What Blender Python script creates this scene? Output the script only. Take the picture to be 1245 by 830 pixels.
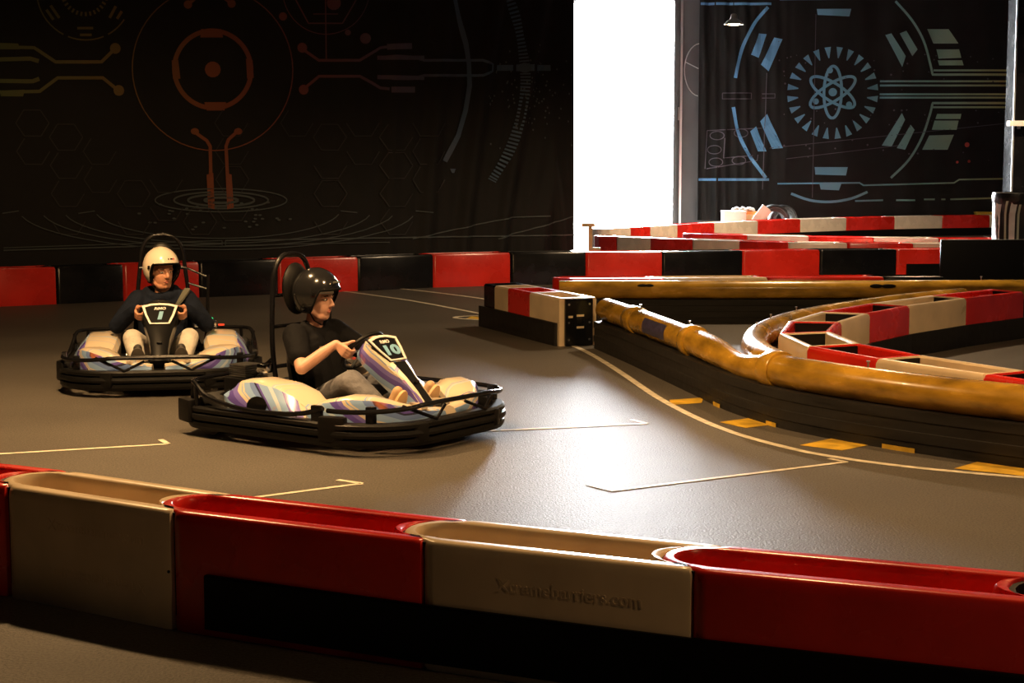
import bpy, bmesh, math, random
from mathutils import Vector, Matrix, Quaternion
random.seed(7)
for o in list(bpy.data.objects): bpy.data.objects.remove(o)
scn = bpy.context.scene
COL = scn.collection
PI = math.pi
def V(*a): return Vector(a)

# ------------------------------------------------------------------ camera
cam_d = bpy.data.cameras.new('camera'); cam = bpy.data.objects.new('camera', cam_d); COL.objects.link(cam)
cam_d.sensor_width = 36.0; cam_d.lens = 36.0*2000/1245; cam_d.clip_end = 300
PITCH = math.atan(224/2000)
cam.location = (0, 0, 1.75); cam.rotation_euler = (PI/2-PITCH, 0, 0)
scn.camera = cam

# ------------------------------------------------------------------ world: bright overcast day outside the hall
w = bpy.data.worlds.new('world'); scn.world = w; w.use_nodes = True
bg = w.node_tree.nodes['Background']; bg.inputs[0].default_value = (0.93, 0.97, 1.0, 1); bg.inputs[1].default_value = 220.0
scn.view_settings.view_transform = 'Standard'; scn.view_settings.look = 'None'
scn.view_settings.gamma = 1.0; scn.view_settings.exposure = 0.0; scn.view_settings.use_curve_mapping = False

def light(name, kind, loc, power, color, **k):
    d = bpy.data.lights.new(name, kind); d.energy = power; d.color = color
    for a, b in k.items(): setattr(d, a, b)
    o = bpy.data.objects.new(name, d); COL.objects.link(o); o.location = loc
    return o
# low sun slanting in through the doorway
sun = light('sun', 'SUN', (3, 45, 12), 40.0, (1.0, 0.97, 0.92), angle=math.radians(1.0))
sun.rotation_euler = Vector((0.20, -1.0, -0.37)).to_track_quat('-Z', 'Y').to_euler()
# light portal in the open doorway (guides the sky light in)
po = light('door_portal', 'AREA', (2.62, 38.7, 2.7), 1, (1, 1, 1), shape='RECTANGLE', size=2.5, size_y=5.4)
po.rotation_euler = (-PI/2, 0, 0); po.data.cycles.is_portal = True
WARM = (1.0, 0.60, 0.26); WARM2 = (1.0, 0.70, 0.40)
def ceiling_lamp(loc, power, col, aim=None, size=150, r=0.10):
    o = light('ceiling_lamp_light', 'SPOT', loc, power, col, spot_size=math.radians(size), spot_blend=0.6, shadow_soft_size=r)
    if aim:
        o.rotation_euler = (Vector(aim)-Vector(loc)).to_track_quat('-Z', 'Y').to_euler()
    return o
ceiling_lamp((-3.0, 10.2, 4.5), 1500, WARM, size=120)
ceiling_lamp((-1.6, 7.8, 4.5), 900, WARM, aim=(-2.3, 12.2, 0), size=92)
ceiling_lamp((1.0, 7.9, 4.5), 640, WARM, size=135)
ceiling_lamp((4.4, 9.4, 4.5), 620, WARM)
ceiling_lamp((3.6, 18.6, 4.5), 1000, WARM2)
ceiling_lamp((-3.6, 17.0, 4.5), 70, WARM)
ceiling_lamp((7.2, 28.5, 4.9), 1800, WARM2)
ceiling_lamp((4.4, 2.0, 4.6), 220, WARM)

# ------------------------------------------------------------------ materials
MATS = {}
def mat(name, col, rough=0.5, metal=0.0, spec=0.5, noise=None, bump=None, coat=0.0, emit=None):
    """noise=(scale, amount, stretch) varies the base colour; bump=(scale, strength, distance)"""
    m = bpy.data.materials.new(name); m.use_nodes = True; nt = m.node_tree; N = nt.nodes; L = nt.links
    b = N['Principled BSDF']; b.inputs['Base Color'].default_value = (*col, 1)
    b.inputs['Roughness'].default_value = rough; b.inputs['Metallic'].default_value = metal
    b.inputs['Specular IOR Level'].default_value = spec; b.inputs['Coat Weight'].default_value = coat
    tc = N.new('ShaderNodeTexCoord')
    if noise:
        n = N.new('ShaderNodeTexNoise'); n.inputs['Scale'].default_value = noise[0]; n.inputs['Detail'].default_value = 6
        mp = N.new('ShaderNodeMapping'); mp.inputs['Scale'].default_value = noise[2] if len(noise) > 2 else (1, 1, 1)
        L.new(tc.outputs['Object'], mp.inputs[0]); L.new(mp.outputs[0], n.inputs[0])
        r = N.new('ShaderNodeValToRGB'); a = noise[1]
        r.color_ramp.elements[0].position = 0.3; r.color_ramp.elements[1].position = 0.7
        r.color_ramp.elements[0].color = (*[c*(1-a) for c in col], 1); r.color_ramp.elements[1].color = (*[min(1, c*(1+a)) for c in col], 1)
        L.new(n.outputs[0], r.inputs[0]); L.new(r.outputs[0], b.inputs['Base Color'])
        mr = N.new('ShaderNodeMapRange'); mr.inputs[3].default_value = max(0.03, rough-0.08); mr.inputs[4].default_value = min(1, rough+0.1)
        L.new(n.outputs[0], mr.inputs[0]); L.new(mr.outputs[0], b.inputs['Roughness'])
    if bump:
        n2 = N.new('ShaderNodeTexNoise'); n2.inputs['Scale'].default_value = bump[0]; n2.inputs['Detail'].default_value = 3
        L.new(tc.outputs['Object'], n2.inputs[0])
        bp = N.new('ShaderNodeBump'); bp.inputs['Strength'].default_value = bump[1]; bp.inputs['Distance'].default_value = bump[2]
        L.new(n2.outputs[0], bp.inputs['Height']); L.new(bp.outputs[0], b.inputs['Normal'])
    if emit:
        b.inputs['Emission Color'].default_value = (*emit[:3], 1); b.inputs['Emission Strength'].default_value = emit[3]
    MATS[name] = m
    return m
mat('red_plastic', (0.62, 0.020, 0.010), 0.26, noise=(2.2, 0.22), bump=(60, 0.06, 0.004))
mat('cream_plastic', (0.70, 0.55, 0.36), 0.30, noise=(2.6, 0.16), bump=(60, 0.06, 0.004))
mat('white_plastic', (0.74, 0.66, 0.55), 0.26, noise=(2.6, 0.12))
mat('black_plastic', (0.005, 0.005, 0.006), 0.25, spec=0.3, noise=(3, 0.3))
mat('rubber', (0.0045, 0.0043, 0.0042), 0.45, spec=0.22, noise=(3, 0.4, (1, 1, 8)), bump=(25, 0.2, 0.008))
mat('belt', (0.014, 0.013, 0.012), 0.55, spec=0.3, noise=(2.5, 0.45, (1, 1, 9)), bump=(14, 0.35, 0.012))
mat('pad_black', (0.003, 0.003, 0.0033), 0.5, spec=0.15)
mat('yellow_pipe', (0.40, 0.22, 0.022), 0.24, noise=(3.2, 0.55, (1.0, 1.0, 3)), bump=(8, 0.08, 0.01), coat=0.3)
mat('pipe_label', (0.05, 0.045, 0.10), 0.4, noise=(30, 0.6))
mat('yellow_paint', (0.60, 0.37, 0.03), 0.55, noise=(9, 0.35))
mat('line_paint', (0.62, 0.56, 0.44), 0.5, noise=(14, 0.3))
mat('steel', (0.55, 0.55, 0.55), 0.28, metal=1.0)
mat('fabric', (0.011, 0.0105, 0.0105), 0.72, spec=0.25, noise=(2, 0.25), bump=(180, 0.1, 0.002))
mat('wall_dark', (0.028, 0.027, 0.027), 0.8, noise=(1.2, 0.25))
mat('wall_grey', (0.10, 0.10, 0.105), 0.6, noise=(1.5, 0.15))
mat('ceiling_dark', (0.03, 0.028, 0.026), 0.9)
mat('outside_concrete', (0.75, 0.75, 0.73), 0.9, noise=(1.2, 0.1))
mat('alu', (0.72, 0.74, 0.76), 0.35, metal=0.8)
mat('white_paper', (0.82, 0.82, 0.80), 0.6)
mat('carton', (0.62, 0.44, 0.22), 0.7, noise=(6, 0.15))
mat('orange_box', (0.70, 0.26, 0.06), 0.6)
mat('tyre', (0.014, 0.014, 0.014), 0.5, bump=(40, 0.2, 0.006))
mat('skin', (0.50, 0.235, 0.14), 0.5, noise=(14, 0.12), bump=(120, 0.05, 0.002))
mat('skin_pale', (0.53, 0.29, 0.20), 0.5, noise=(14, 0.12), bump=(120, 0.05, 0.002))
mat('lip', (0.42, 0.13, 0.09), 0.45); mat('brow', (0.05, 0.025, 0.015), 0.8)
mat('eye_white', (0.7, 0.66, 0.6), 0.2); mat('iris', (0.03, 0.02, 0.015), 0.15)
mat('hoodie', (0.008, 0.011, 0.020), 0.85, spec=0.08, noise=(9, 0.35), bump=(22, 0.45, 0.02))
mat('tshirt', (0.0055, 0.0055, 0.0065), 0.8, spec=0.1, noise=(9, 0.3), bump=(20, 0.4, 0.02))
mat('pants_grey', (0.52, 0.48, 0.42), 0.85, noise=(12, 0.18), bump=(26, 0.45, 0.02))
mat('jeans', (0.14, 0.14, 0.155), 0.85, noise=(6, 0.55), bump=(24, 0.5, 0.02))
mat('shoe_dark', (0.02, 0.018, 0.016), 0.6); mat('shoe_sole_dark', (0.05, 0.042, 0.035), 0.7)
mat('shoe_tan', (0.45, 0.29, 0.15), 0.6); mat('sole_tan', (0.62, 0.40, 0.20), 0.6)
mat('strap', (0.10, 0.10, 0.075), 0.8)
mat('sock_cloth', (0.55, 0.55, 0.52), 0.8)
mat('helmet_white', (0.68, 0.59, 0.47), 0.22, coat=0.4)
mat('helmet_black', (0.012, 0.012, 0.013), 0.16, coat=0.6)
mat('lining', (0.005, 0.005, 0.005), 0.9, spec=0.1)
mat('print_white', (0.72, 0.70, 0.66), 0.4); mat('number_blue', (0.20, 0.42, 0.60), 0.4)
mat('panel_black', (0.005, 0.005, 0.0055), 0.3, spec=0.3)
mat('logo_red', (0.5, 0.05, 0.03), 0.5)
mat('led_green', (0.02, 0.5, 0.15), 0.4, emit=(0.05, 0.9, 0.35, 0.8))
mat('led_red', (0.5, 0.04, 0.02), 0.4, emit=(0.9, 0.1, 0.04, 0.3))
mat('lamp_bulb', (1, 0.9, 0.7), 0.4, emit=(1, 0.78, 0.5, 60))
mat('lamp_metal', (0.25, 0.22, 0.19), 0.35, metal=0.7)
mat('bag_white', (0.66, 0.66, 0.68), 0.30, noise=(5, 0.2), bump=(9, 0.5, 0.03))
mat('bag_black', (0.012, 0.012, 0.014), 0.28, bump=(9, 0.5, 0.03))
mat('bag_green', (0.42, 0.46, 0.36), 0.4)
mat('seat_black', (0.005, 0.005, 0.005), 0.45, spec=0.25)
mat('chrome', (0.7, 0.7, 0.7), 0.15, metal=1.0)

def floor_material():
    m = bpy.data.materials.new('asphalt'); m.use_nodes = True; nt = m.node_tree; N = nt.nodes; L = nt.links
    b = N['Principled BSDF']; tc = N.new('ShaderNodeTexCoord')
    n = N.new('ShaderNodeTexNoise'); n.inputs['Scale'].default_value = 0.55; n.inputs['Detail'].default_value = 8
    n2 = N.new('ShaderNodeTexNoise'); n2.inputs['Scale'].default_value = 85; n2.inputs['Detail'].default_value = 4
    L.new(tc.outputs['Object'], n.inputs[0]); L.new(tc.outputs['Object'], n2.inputs[0])
    r = N.new('ShaderNodeValToRGB'); e = r.color_ramp.elements
    e[0].position = .3; e[0].color = (0.084, 0.075, 0.064, 1); e[1].position = .72; e[1].color = (0.125, 0.112, 0.095, 1)
    L.new(n.outputs[0], r.inputs[0])
    mx = N.new('ShaderNodeMix'); mx.data_type = 'RGBA'; mx.blend_type = 'MULTIPLY'; mx.inputs[0].default_value = 0.75
    r2 = N.new('ShaderNodeValToRGB'); r2.color_ramp.elements[0].position = .35; r2.color_ramp.elements[0].color = (.5, .5, .5, 1)
    r2.color_ramp.elements[1].position = .7; r2.color_ramp.elements[1].color = (1.35, 1.35, 1.35, 1)
    L.new(n2.outputs[0], r2.inputs[0]); L.new(r.outputs[0], mx.inputs[6]); L.new(r2.outputs[0], mx.inputs[7]); L.new(mx.outputs[2], b.inputs['Base Color'])
    b.inputs['Roughness'].default_value = 0.52; b.inputs['Specular IOR Level'].default_value = 0.16
    bp = N.new('ShaderNodeBump'); bp.inputs['Strength'].default_value = 0.7; bp.inputs['Distance'].default_value = 0.008
    L.new(n2.outputs[0], bp.inputs['Height']); L.new(bp.outputs[0], b.inputs['Normal'])
    MATS['asphalt'] = m
floor_material()

def ramp_material(name, stops, rough=0.6):
    """print ink whose hue runs along the banner (UV x)"""
    m = bpy.data.materials.new(name); m.use_nodes = True; nt = m.node_tree; N = nt.nodes; L = nt.links
    b = N['Principled BSDF']; b.inputs['Roughness'].default_value = rough
    uv = N.new('ShaderNodeUVMap'); uv.uv_map = 'UVMap'; sx = N.new('ShaderNodeSeparateXYZ'); r = N.new('ShaderNodeValToRGB')
    L.new(uv.outputs[0], sx.inputs[0]); L.new(sx.outputs[0], r.inputs[0]); L.new(r.outputs[0], b.inputs['Base Color'])
    e = r.color_ramp.elements
    e[0].position = stops[0][0]; e[0].color = (*stops[0][1], 1); e[1].position = stops[-1][0]; e[1].color = (*stops[-1][1], 1)
    for p, c in stops[1:-1]:
        k = e.new(p); k.color = (*c, 1)
    MATS[name] = m
ramp_material('ink_dark_banner', [(0.0, (0.075, 0.098, 0.022)), (0.2, (0.150, 0.098, 0.022)), (0.36, (0.225, 0.056, 0.015)), (0.52, (0.180, 0.045, 0.038)), (0.66, (0.090, 0.053, 0.090)), (0.8, (0.045, 0.083, 0.143)), (1.0, (0.053, 0.098, 0.150))])
ramp_material('ink_teal', [(0.0, (0.045, 0.06, 0.065)), (1.0, (0.06, 0.075, 0.08))])
ramp_material('ink_faint', [(0.0, (0.0125, 0.0125, 0.013)), (1.0, (0.0135, 0.0135, 0.014))])
ramp_material('ink_bright_banner', [(0.0, (0.10, 0.30, 0.62)), (0.25, (0.12, 0.34, 0.60)), (0.5, (0.13, 0.33, 0.45)), (0.72, (0.20, 0.40, 0.36)), (0.88, (0.28, 0.40, 0.25)), (1.0, (0.40, 0.42, 0.16))])
ramp_material('ink_pale', [(0.0, (0.10, 0.09, 0.12)), (1.0, (0.05, 0.055, 0.07))])

def livery(name, base, seed, bands, scale=2.0, dist=2.6, rot=(0.2, 0.5, 0.35), orange=.70):
    """kart bodywork with swept colour bands"""
    m = bpy.data.materials.new(name); m.use_nodes = True; nt = m.node_tree; N = nt.nodes; L = nt.links
    b = N['Principled BSDF']; b.inputs['Roughness'].default_value = 0.26; b.inputs['Coat Weight'].default_value = 0.3
    tc = N.new('ShaderNodeTexCoord'); mp = N.new('ShaderNodeMapping'); mp.inputs['Location'].default_value = (seed, seed*.7, 0); mp.inputs['Rotation'].default_value = rot
    L.new(tc.outputs['Object'], mp.inputs[0])
    wv = N.new('ShaderNodeTexWave'); wv.wave_profile = 'SAW'; wv.inputs['Scale'].default_value = scale; wv.inputs['Distortion'].default_value = dist; wv.inputs['Detail'].default_value = 1.0; wv.inputs['Detail Scale'].default_value = 1.2
    L.new(mp.outputs[0], wv.inputs[0])
    r = N.new('ShaderNodeValToRGB'); r.color_ramp.interpolation = 'CONSTANT'; e = r.color_ramp.elements
    e[0].position = 0.0; e[0].color = (*base, 1); e[1].position = 1.0; e[1].color = (*base, 1)
    for p, c in bands:
        k = e.new(p); k.color = (*c, 1)
    L.new(wv.outputs[1], r.inputs[0])
    n = N.new('ShaderNodeTexNoise'); n.inputs['Scale'].default_value = 4.5; n.inputs['Detail'].default_value = 3; L.new(mp.outputs[0], n.inputs[0])
    r2 = N.new('ShaderNodeValToRGB'); r2.color_ramp.elements[0].position = orange-.04; r2.color_ramp.elements[0].color = (0, 0, 0, 1); r2.color_ramp.elements[1].position = orange+.03; r2.color_ramp.elements[1].color = (.8, .8, .8, 1)
    L.new(n.outputs[0], r2.inputs[0])
    mx = N.new('ShaderNodeMix'); mx.data_type = 'RGBA'; L.new(r2.outputs[0], mx.inputs[0]); L.new(r.outputs[0], mx.inputs[6]); mx.inputs[7].default_value = (0.48, 0.15, 0.06, 1)
    L.new(mx.outputs[2], b.inputs['Base Color'])
    MATS[name] = m
CR = (0.56, 0.47, 0.35); BL = (0.22, 0.34, 0.55); LB_ = (0.42, 0.50, 0.58); PU = (0.10, 0.07, 0.30); DK = (0.03, 0.03, 0.06)
livery('livery_top', CR, 1.3, ((.30, BL), (.325, CR), (.345, LB_), (.40, CR), (.60, LB_), (.615, CR), (.78, BL), (.80, CR)), 1.5, 4.0, orange=.74)
livery('livery_side', BL, 4.1, ((.16, LB_), (.24, BL), (.38, PU), (.50, (.16, .13, .42)), (.58, CR), (.64, BL), (.66, CR), (.69, BL), (.82, (.13, .20, .42)), (.92, DK), (.96, PU)), 1.3, 3.0, (0.0, 0.9, 0.2), .66)
livery('livery_cream', CR, 9.7, ((.36, BL), (.39, CR), (.42, LB_), (.46, CR), (.86, PU), (.88, CR)), 1.3, 3.0, orange=.74)

# ------------------------------------------------------------------ mesh helpers
class MB:
    def __init__(s): s.v = []; s.f = []; s.uv = []
    def add(s, vs, fs):
        o = len(s.v); s.v += [tuple(p) for p in vs]; s.f += [tuple(i+o for i in f) for f in fs]
    def box(s, c, d, M=None, bevel=0.0):
        hx, hy, hz = d[0]/2, d[1]/2, d[2]/2
        if bevel <= 0:
            P = [V(x, y, z) for z in (-hz, hz) for y in (-hy, hy) for x in (-hx, hx)]
            F = [(0, 2, 3, 1), (4, 5, 7, 6), (0, 1, 5, 4), (2, 6, 7, 3), (0, 4, 6, 2), (1, 3, 7, 5)]
        else:
            b = min(bevel, hx*.9, hy*.9, hz*.9); P = []; F = []
            bm = bmesh.new(); bmesh.ops.create_cube(bm, size=1)
            for q in bm.verts: q.co = V(q.co.x*d[0], q.co.y*d[1], q.co.z*d[2])
            bmesh.ops.bevel(bm, geom=bm.edges[:], offset=b, segments=2, profile=0.6, affect='EDGES')
            bm.verts.index_update(); P = [q.co.copy() for q in bm.verts]; F = [tuple(q.index for q in f.verts) for f in bm.faces]; bm.free()
        c = Vector(c)
        s.add([(M @ p if M else p)+c for p in P], F); return s
    def tube(s, pts, r, n=10, closed=False, cap=True):
        pts = [Vector(p) for p in pts]; m = len(pts); rs = r if isinstance(r, (list, tuple)) else [r]*m
        T = []
        for i in range(m):
            a = pts[(i-1) % m] if (closed or i > 0) else pts[i]; b = pts[(i+1) % m] if (closed or i < m-1) else pts[i]
            T.append((b-a).normalized())
        up = V(0, 0, 1) if abs(T[0].z) < .9 else V(1, 0, 0)
        N0 = (up-T[0]*up.dot(T[0])).normalized(); vs = []
        for i in range(m):
            N0 = (N0-T[i]*N0.dot(T[i])).normalized(); B = T[i].cross(N0)
            for k in range(n):
                a = 2*PI*k/n; vs.append(pts[i]+(N0*math.cos(a)+B*math.sin(a))*rs[i])
        fs = []
        for i in range(m if closed else m-1):
            j = (i+1) % m
            for k in range(n):
                l = (k+1) % n; fs.append((i*n+k, i*n+l, j*n+l, j*n+k))
        if cap and not closed:
            fs.append(tuple(range(n))[::-1]); fs.append(tuple((m-1)*n+k for k in range(n)))
        s.add(vs, fs); return s
    def sweep(s, prof, path, closed=False, prof_closed=True):
        """prof = [(lateral, z)]; path = [(x, y)] or [(x, y, z)]; lateral is to the left of travel"""
        path = [Vector((p[0], p[1], p[2] if len(p) > 2 else 0)) for p in path]; m = len(path); n = len(prof); vs = []
        for i in range(m):
            a = path[(i-1) % m] if (closed or i > 0) else path[i]; b = path[(i+1) % m] if (closed or i < m-1) else path[i]
            t = b-a; t.z = 0; t.normalize(); nrm = V(-t.y, t.x, 0)
            for l, z in prof: vs.append(path[i]+nrm*l+V(0, 0, z))
        fs = []
        for i in range(m if closed else m-1):
            j = (i+1) % m
            for k in range(n if prof_closed else n-1):
                l = (k+1) % n; fs.append((i*n+k, j*n+k, j*n+l, i*n+l))
        if not closed and prof_closed:
            fs.append(tuple(range(n))); fs.append(tuple((m-1)*n+k for k in range(n))[::-1])
        s.add(vs, fs); return s
    def loft(s, rings, cap=True):
        n = len(rings[0]); vs = [p for r in rings for p in r]; fs = []
        for i in range(len(rings)-1):
            for k in range(n):
                l = (k+1) % n; fs.append((i*n+k, i*n+l, (i+1)*n+l, (i+1)*n+k))
        if cap: fs.append(tuple(range(n))[::-1]); fs.append(tuple((len(rings)-1)*n+k for k in range(n)))
        s.add(vs, fs); return s
    def lathe(s, prof, n=24, M=None, c=(0, 0, 0), cap=False):
        """prof = [(r, z)] about local z"""
        vs = []; c = Vector(c)
        for r, z in prof:
            for k in range(n):
                a = 2*PI*k/n; p = V(r*math.cos(a), r*math.sin(a), z); vs.append((M @ p if M else p)+c)
        fs = [(i*n+k, i*n+(k+1) % n, (i+1)*n+(k+1) % n, (i+1)*n+k) for i in range(len(prof)-1) for k in range(n)]
        if cap: fs.append(tuple(range(n))[::-1]); fs.append(tuple((len(prof)-1)*n+k for k in range(n)))
        s.add(vs, fs); return s
    def ball(s, c, r, M=None, nu=16, nv=10):
        c = Vector(c); r = r if isinstance(r, (list, tuple)) else (r, r, r); vs = []; fs = []
        q = lambda x, y, z: c+(M @ V(x*r[0], y*r[1], z*r[2]) if M else V(x*r[0], y*r[1], z*r[2]))
        vs.append(q(0, 0, -1))
        for i in range(1, nv):
            e = -PI/2+PI*i/nv
            for k in range(nu): a = 2*PI*k/nu; vs.append(q(math.cos(e)*math.cos(a), math.cos(e)*math.sin(a), math.sin(e)))
        vs.append(q(0, 0, 1))
        for k in range(nu): fs.append((0, 1+(k+1) % nu, 1+k))
        for i in range(nv-2):
            for k in range(nu): fs.append((1+i*nu+k, 1+i*nu+(k+1) % nu, 1+(i+1)*nu+(k+1) % nu, 1+(i+1)*nu+k))
        t = len(vs)-1
        for k in range(nu): fs.append((t, 1+(nv-2)*nu+k, 1+(nv-2)*nu+(k+1) % nu))
        s.add(vs, fs); return s
    def capsule(s, p0, r0, p1, r1, n=14):
        p0 = Vector(p0); p1 = Vector(p1); d = (p1-p0)
        if d.length < 1e-6: return s.ball(p0, max(r0, r1))
        d.normalize(); pts = []; rs = []
        for k in range(5):
            a = PI/2*(1-k/4); pts.append(p0-d*r0*math.sin(a)); rs.append(max(r0*math.cos(a), 1e-4))
        for k in range(5):
            a = PI/2*k/4; pts.append(p1+d*r1*math.sin(a)); rs.append(max(r1*math.cos(a), 1e-4))
        up = V(0, 0, 1) if abs(d.z) < .9 else V(1, 0, 0); N0 = (up-d*up.dot(d)).normalized(); B = d.cross(N0); rings = []
        for p, r in zip(pts, rs): rings.append([p+(N0*math.cos(2*PI*k/n)+B*math.sin(2*PI*k/n))*r for k in range(n)])
        return s.loft(rings)
    def mesh(s, name):
        me = bpy.data.meshes.new(name); me.from_pydata(s.v, [], s.f)
        bm = bmesh.new(); bm.from_mesh(me); bmesh.ops.recalc_face_normals(bm, faces=bm.faces[:]); bm.to_mesh(me); bm.free()
        return me
    def build(s, name, m, parent=None, smooth=True, angle=40):
        return link(name, s.mesh(name), m, parent, smooth, angle)
def shade(me, smooth, angle):
    if not smooth: return
    bm = bmesh.new(); bm.from_mesh(me); lim = math.radians(angle)
    for f in bm.faces: f.smooth = True
    for e in bm.edges:
        if len(e.link_faces) == 2 and e.calc_face_angle(0) > lim: e.smooth = False
    bm.to_mesh(me); bm.free()
def link(name, me, m, parent=None, smooth=True, angle=40):
    shade(me, smooth, angle)
    o = bpy.data.objects.new(name, me); COL.objects.link(o)
    if m: me.materials.append(MATS[m])
    if parent: o.parent = parent
    return o
def tag(o, label, cat, group=None, kind=None):
    o['label'] = label
    if cat: o['category'] = cat
    if group: o['group'] = group
    if kind: o['kind'] = kind
    return o
def empty(name, loc=(0, 0, 0), rz=0.0):
    o = bpy.data.objects.new(name, None); COL.objects.link(o); o.location = loc; o.rotation_euler = (0, 0, rz); o.empty_display_size = .1
    return o
def structure(o): o['kind'] = 'structure'; return o
def text_mesh(txt, size, ext, bold=0.0, shear=0.0):
    c = bpy.data.curves.new('t', 'FONT'); c.body = txt; c.size = size; c.extrude = ext; c.offset = bold; c.shear = shear
    c.align_x = 'CENTER'; c.align_y = 'CENTER'; c.resolution_u = 3
    o = bpy.data.objects.new('t', c); COL.objects.link(o)
    dg = bpy.context.evaluated_depsgraph_get(); me = bpy.data.meshes.new_from_object(o.evaluated_get(dg))
    bpy.data.objects.remove(o); bpy.data.curves.remove(c)
    return me
def place_text(name, txt, size, ext, M, m, parent, bold=0.0, shear=0.0):
    me = text_mesh(txt, size, ext, bold, shear); me.transform(M); me.materials.clear()
    return link(name, me, m, parent, False)
def frame(o, x, y):
    """matrix with local x, y axes given, origin o"""
    x = Vector(x).normalized(); y = Vector(y); z = x.cross(y).normalized(); y = z.cross(x)
    return Matrix(((x.x, y.x, z.x, o[0]), (x.y, y.y, z.y, o[1]), (x.z, y.z, z.z, o[2]), (0, 0, 0, 1)))
def smooth_path(pts, k=8):
    """Catmull-Rom through the points"""
    P = [Vector((p[0], p[1], p[2] if len(p) > 2 else 0)) for p in pts]; out = []
    for i in range(len(P)-1):
        a = P[max(i-1, 0)]; b = P[i]; c = P[i+1]; d = P[min(i+2, len(P)-1)]
        for j in range(k):
            t = j/k; out.append(0.5*((2*b)+(c-a)*t+(2*a-5*b+4*c-d)*t*t+(3*b-a-3*c+d)*t**3))
    out.append(P[-1]); return out

# ================================================================== THE SETTING
fl = MB().box((2, 18, -.05), (24, 46, .1)).build('floor', 'asphalt', smooth=False); structure(fl)
og = MB().box((2, 52, -.06), (60, 21.9, .1)).build('trim_1', 'outside_concrete', smooth=False); structure(og); og['label'] = 'pale sunlit ground outside the doorway'
structure(MB().box((2, 18, 6.25), (24, 42.4, .1)).build('ceiling', 'ceiling_dark', smooth=False))
structure(MB().box((-9.6, 8, 3.1), (.2, 24, 6.2)).build('wall_left', 'wall_dark', smooth=False))
structure(MB().box((13.1, 18, 3.1), (.2, 42, 6.2)).build('wall_right', 'wall_dark', smooth=False))
structure(MB().box((2, -3.1, 3.1), (24, .2, 6.2)).build('wall_rear', 'wall_dark', smooth=False))
# dark wall behind the left banner, running obliquely
WB = V(-0.27, 23.08, 0); WD = V(0.876, 0.482, 0).normalized(); WN = V(WD.y, -WD.x, 0)   # WN faces the track
def wallpt(u, h, off=0.0): return WB+WD*u+V(0, 0, h)+WN*off
m = MB(); a = wallpt(-10.6, 0, -.2); b = wallpt(1.33, 0, -.2)
m.sweep([(-.09, 0), (-.09, 6.2), (.09, 6.2), (.09, 0)], [a, b]); structure(m.build('wall_back_left', 'wall_dark', smooth=False))
m = MB(); m.sweep([(.0, 0), (.0, 6.2), (.18, 6.2), (.18, 0)], [wallpt(1.33, 0, -.2), V(1.28, 38.5, 0)]); structure(m.build('wall_return', 'wall_dark', smooth=False))
# far wall with the open doorway
DX0, DX1, DZ = 1.38, 3.74, 5.32; FY = 38.6
m = MB(); m.box((2.56, FY, (6.2+DZ)/2), (2.5, .2, 6.2-DZ)); m.box(((DX1+13)/2, FY, 3.1), (13-DX1, .2, 6.2)); m.box((DX0-.2, FY, 3.1), (.4, .2, 6.2))
structure(m.build('wall_far', 'wall_grey', smooth=False))
d = empty('door_1', (2.56, 38.5, 0)); structure(d); d['label'] = 'tall bright open doorway to the daylight'
m = MB(); m.box((DX1+.03-2.56, -.04, DZ/2), (.07, .12, DZ)); m.build('door_jamb', 'wall_grey', d, False)
m = MB(); m.box((DX1+.17-2.56, -.05, DZ/2+.1), (.05, .08, DZ+.2)); m.build('door_rail', 'alu', d, False)
m = MB(); m.box((0, -.04, DZ+.06), (2.5, .12, .12)); m.build('door_lintel', 'wall_grey', d, False)
m = MB(); m.box((DX1+.12-2.56, -.06, 2.75), (.035, .04, .3)); m.build('door_latch', 'steel', d, False)

# painted floor lines
def ribbon(path, wd, z0=.002, z1=.0035): return MB().sweep([(-wd/2, z0), (-wd/2, z1), (wd/2, z1), (wd/2, z0)], path)
CURVE = smooth_path([(.10, 17.0), (.40, 15.9), (.56, 15.3), (.72, 14.5), (.90, 13.25), (1.06, 11.98), (1.23, 11.05), (1.40, 10.42), (1.60, 9.96), (1.84, 9.58), (2.24, 9.22), (2.84, 8.88), (3.6, 8.55)])
ribbon(CURVE, .055).build('painted_line', 'line_paint', fl, False)
def lshape(pts, wd=.036):
    for i in range(len(pts)-1): ribbon([pts[i], pts[i+1]], wd if i == 0 or len(pts) == 2 else wd*1.0).build('painted_line', 'line_paint', fl, False)
lshape([(-3.9, 9.30), (-2.11, 9.96), (-2.19, 10.12)])
lshape([(-1.85, 8.0), (-.81, 8.73), (-.95, 8.83)])
lshape([(-.6, 10.32), (.89, 10.74), (.80, 10.9)])
lshape([(.53, 8.54), (1.93, 9.36), (1.85, 9.47)]); lshape([(.41, 8.70), (.54, 8.53)])
ribbon(smooth_path([(-2.2, 21.5), (-1.94, 21.15), (-1.24, 20.1), (-.6, 18.9), (-.3, 18.3)]), .06).build('painted_line', 'line_paint', fl, False)
ribbon(smooth_path([(-1.7, 22.1), (-1.28, 21.7), (-.44, 20.5), (.2, 19.3)]), .06).build('painted_line', 'line_paint', fl, False)
ribbon(smooth_path([(.1, 17.55), (-.5, 17.8), (-.62, 18.0), (-.45, 18.15), (.1, 18.2)]), .06).build('painted_line', 'line_paint', fl, False)
def yellow_mark(q):
    m = MB(); vs = [(*p, .0015) for p in q]+[(*p, .003) for p in q]
    m.add(vs, [(0, 1, 2, 3), (4, 5, 6, 7), (0, 1, 5, 4), (1, 2, 6, 5), (2, 3, 7, 6), (3, 0, 4, 7)]); m.build('yellow_patch', 'yellow_paint', fl, False)
yellow_mark([(1.14, 11.80), (1.40, 11.92), (1.36, 11.66), (1.13, 11.56)])
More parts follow.
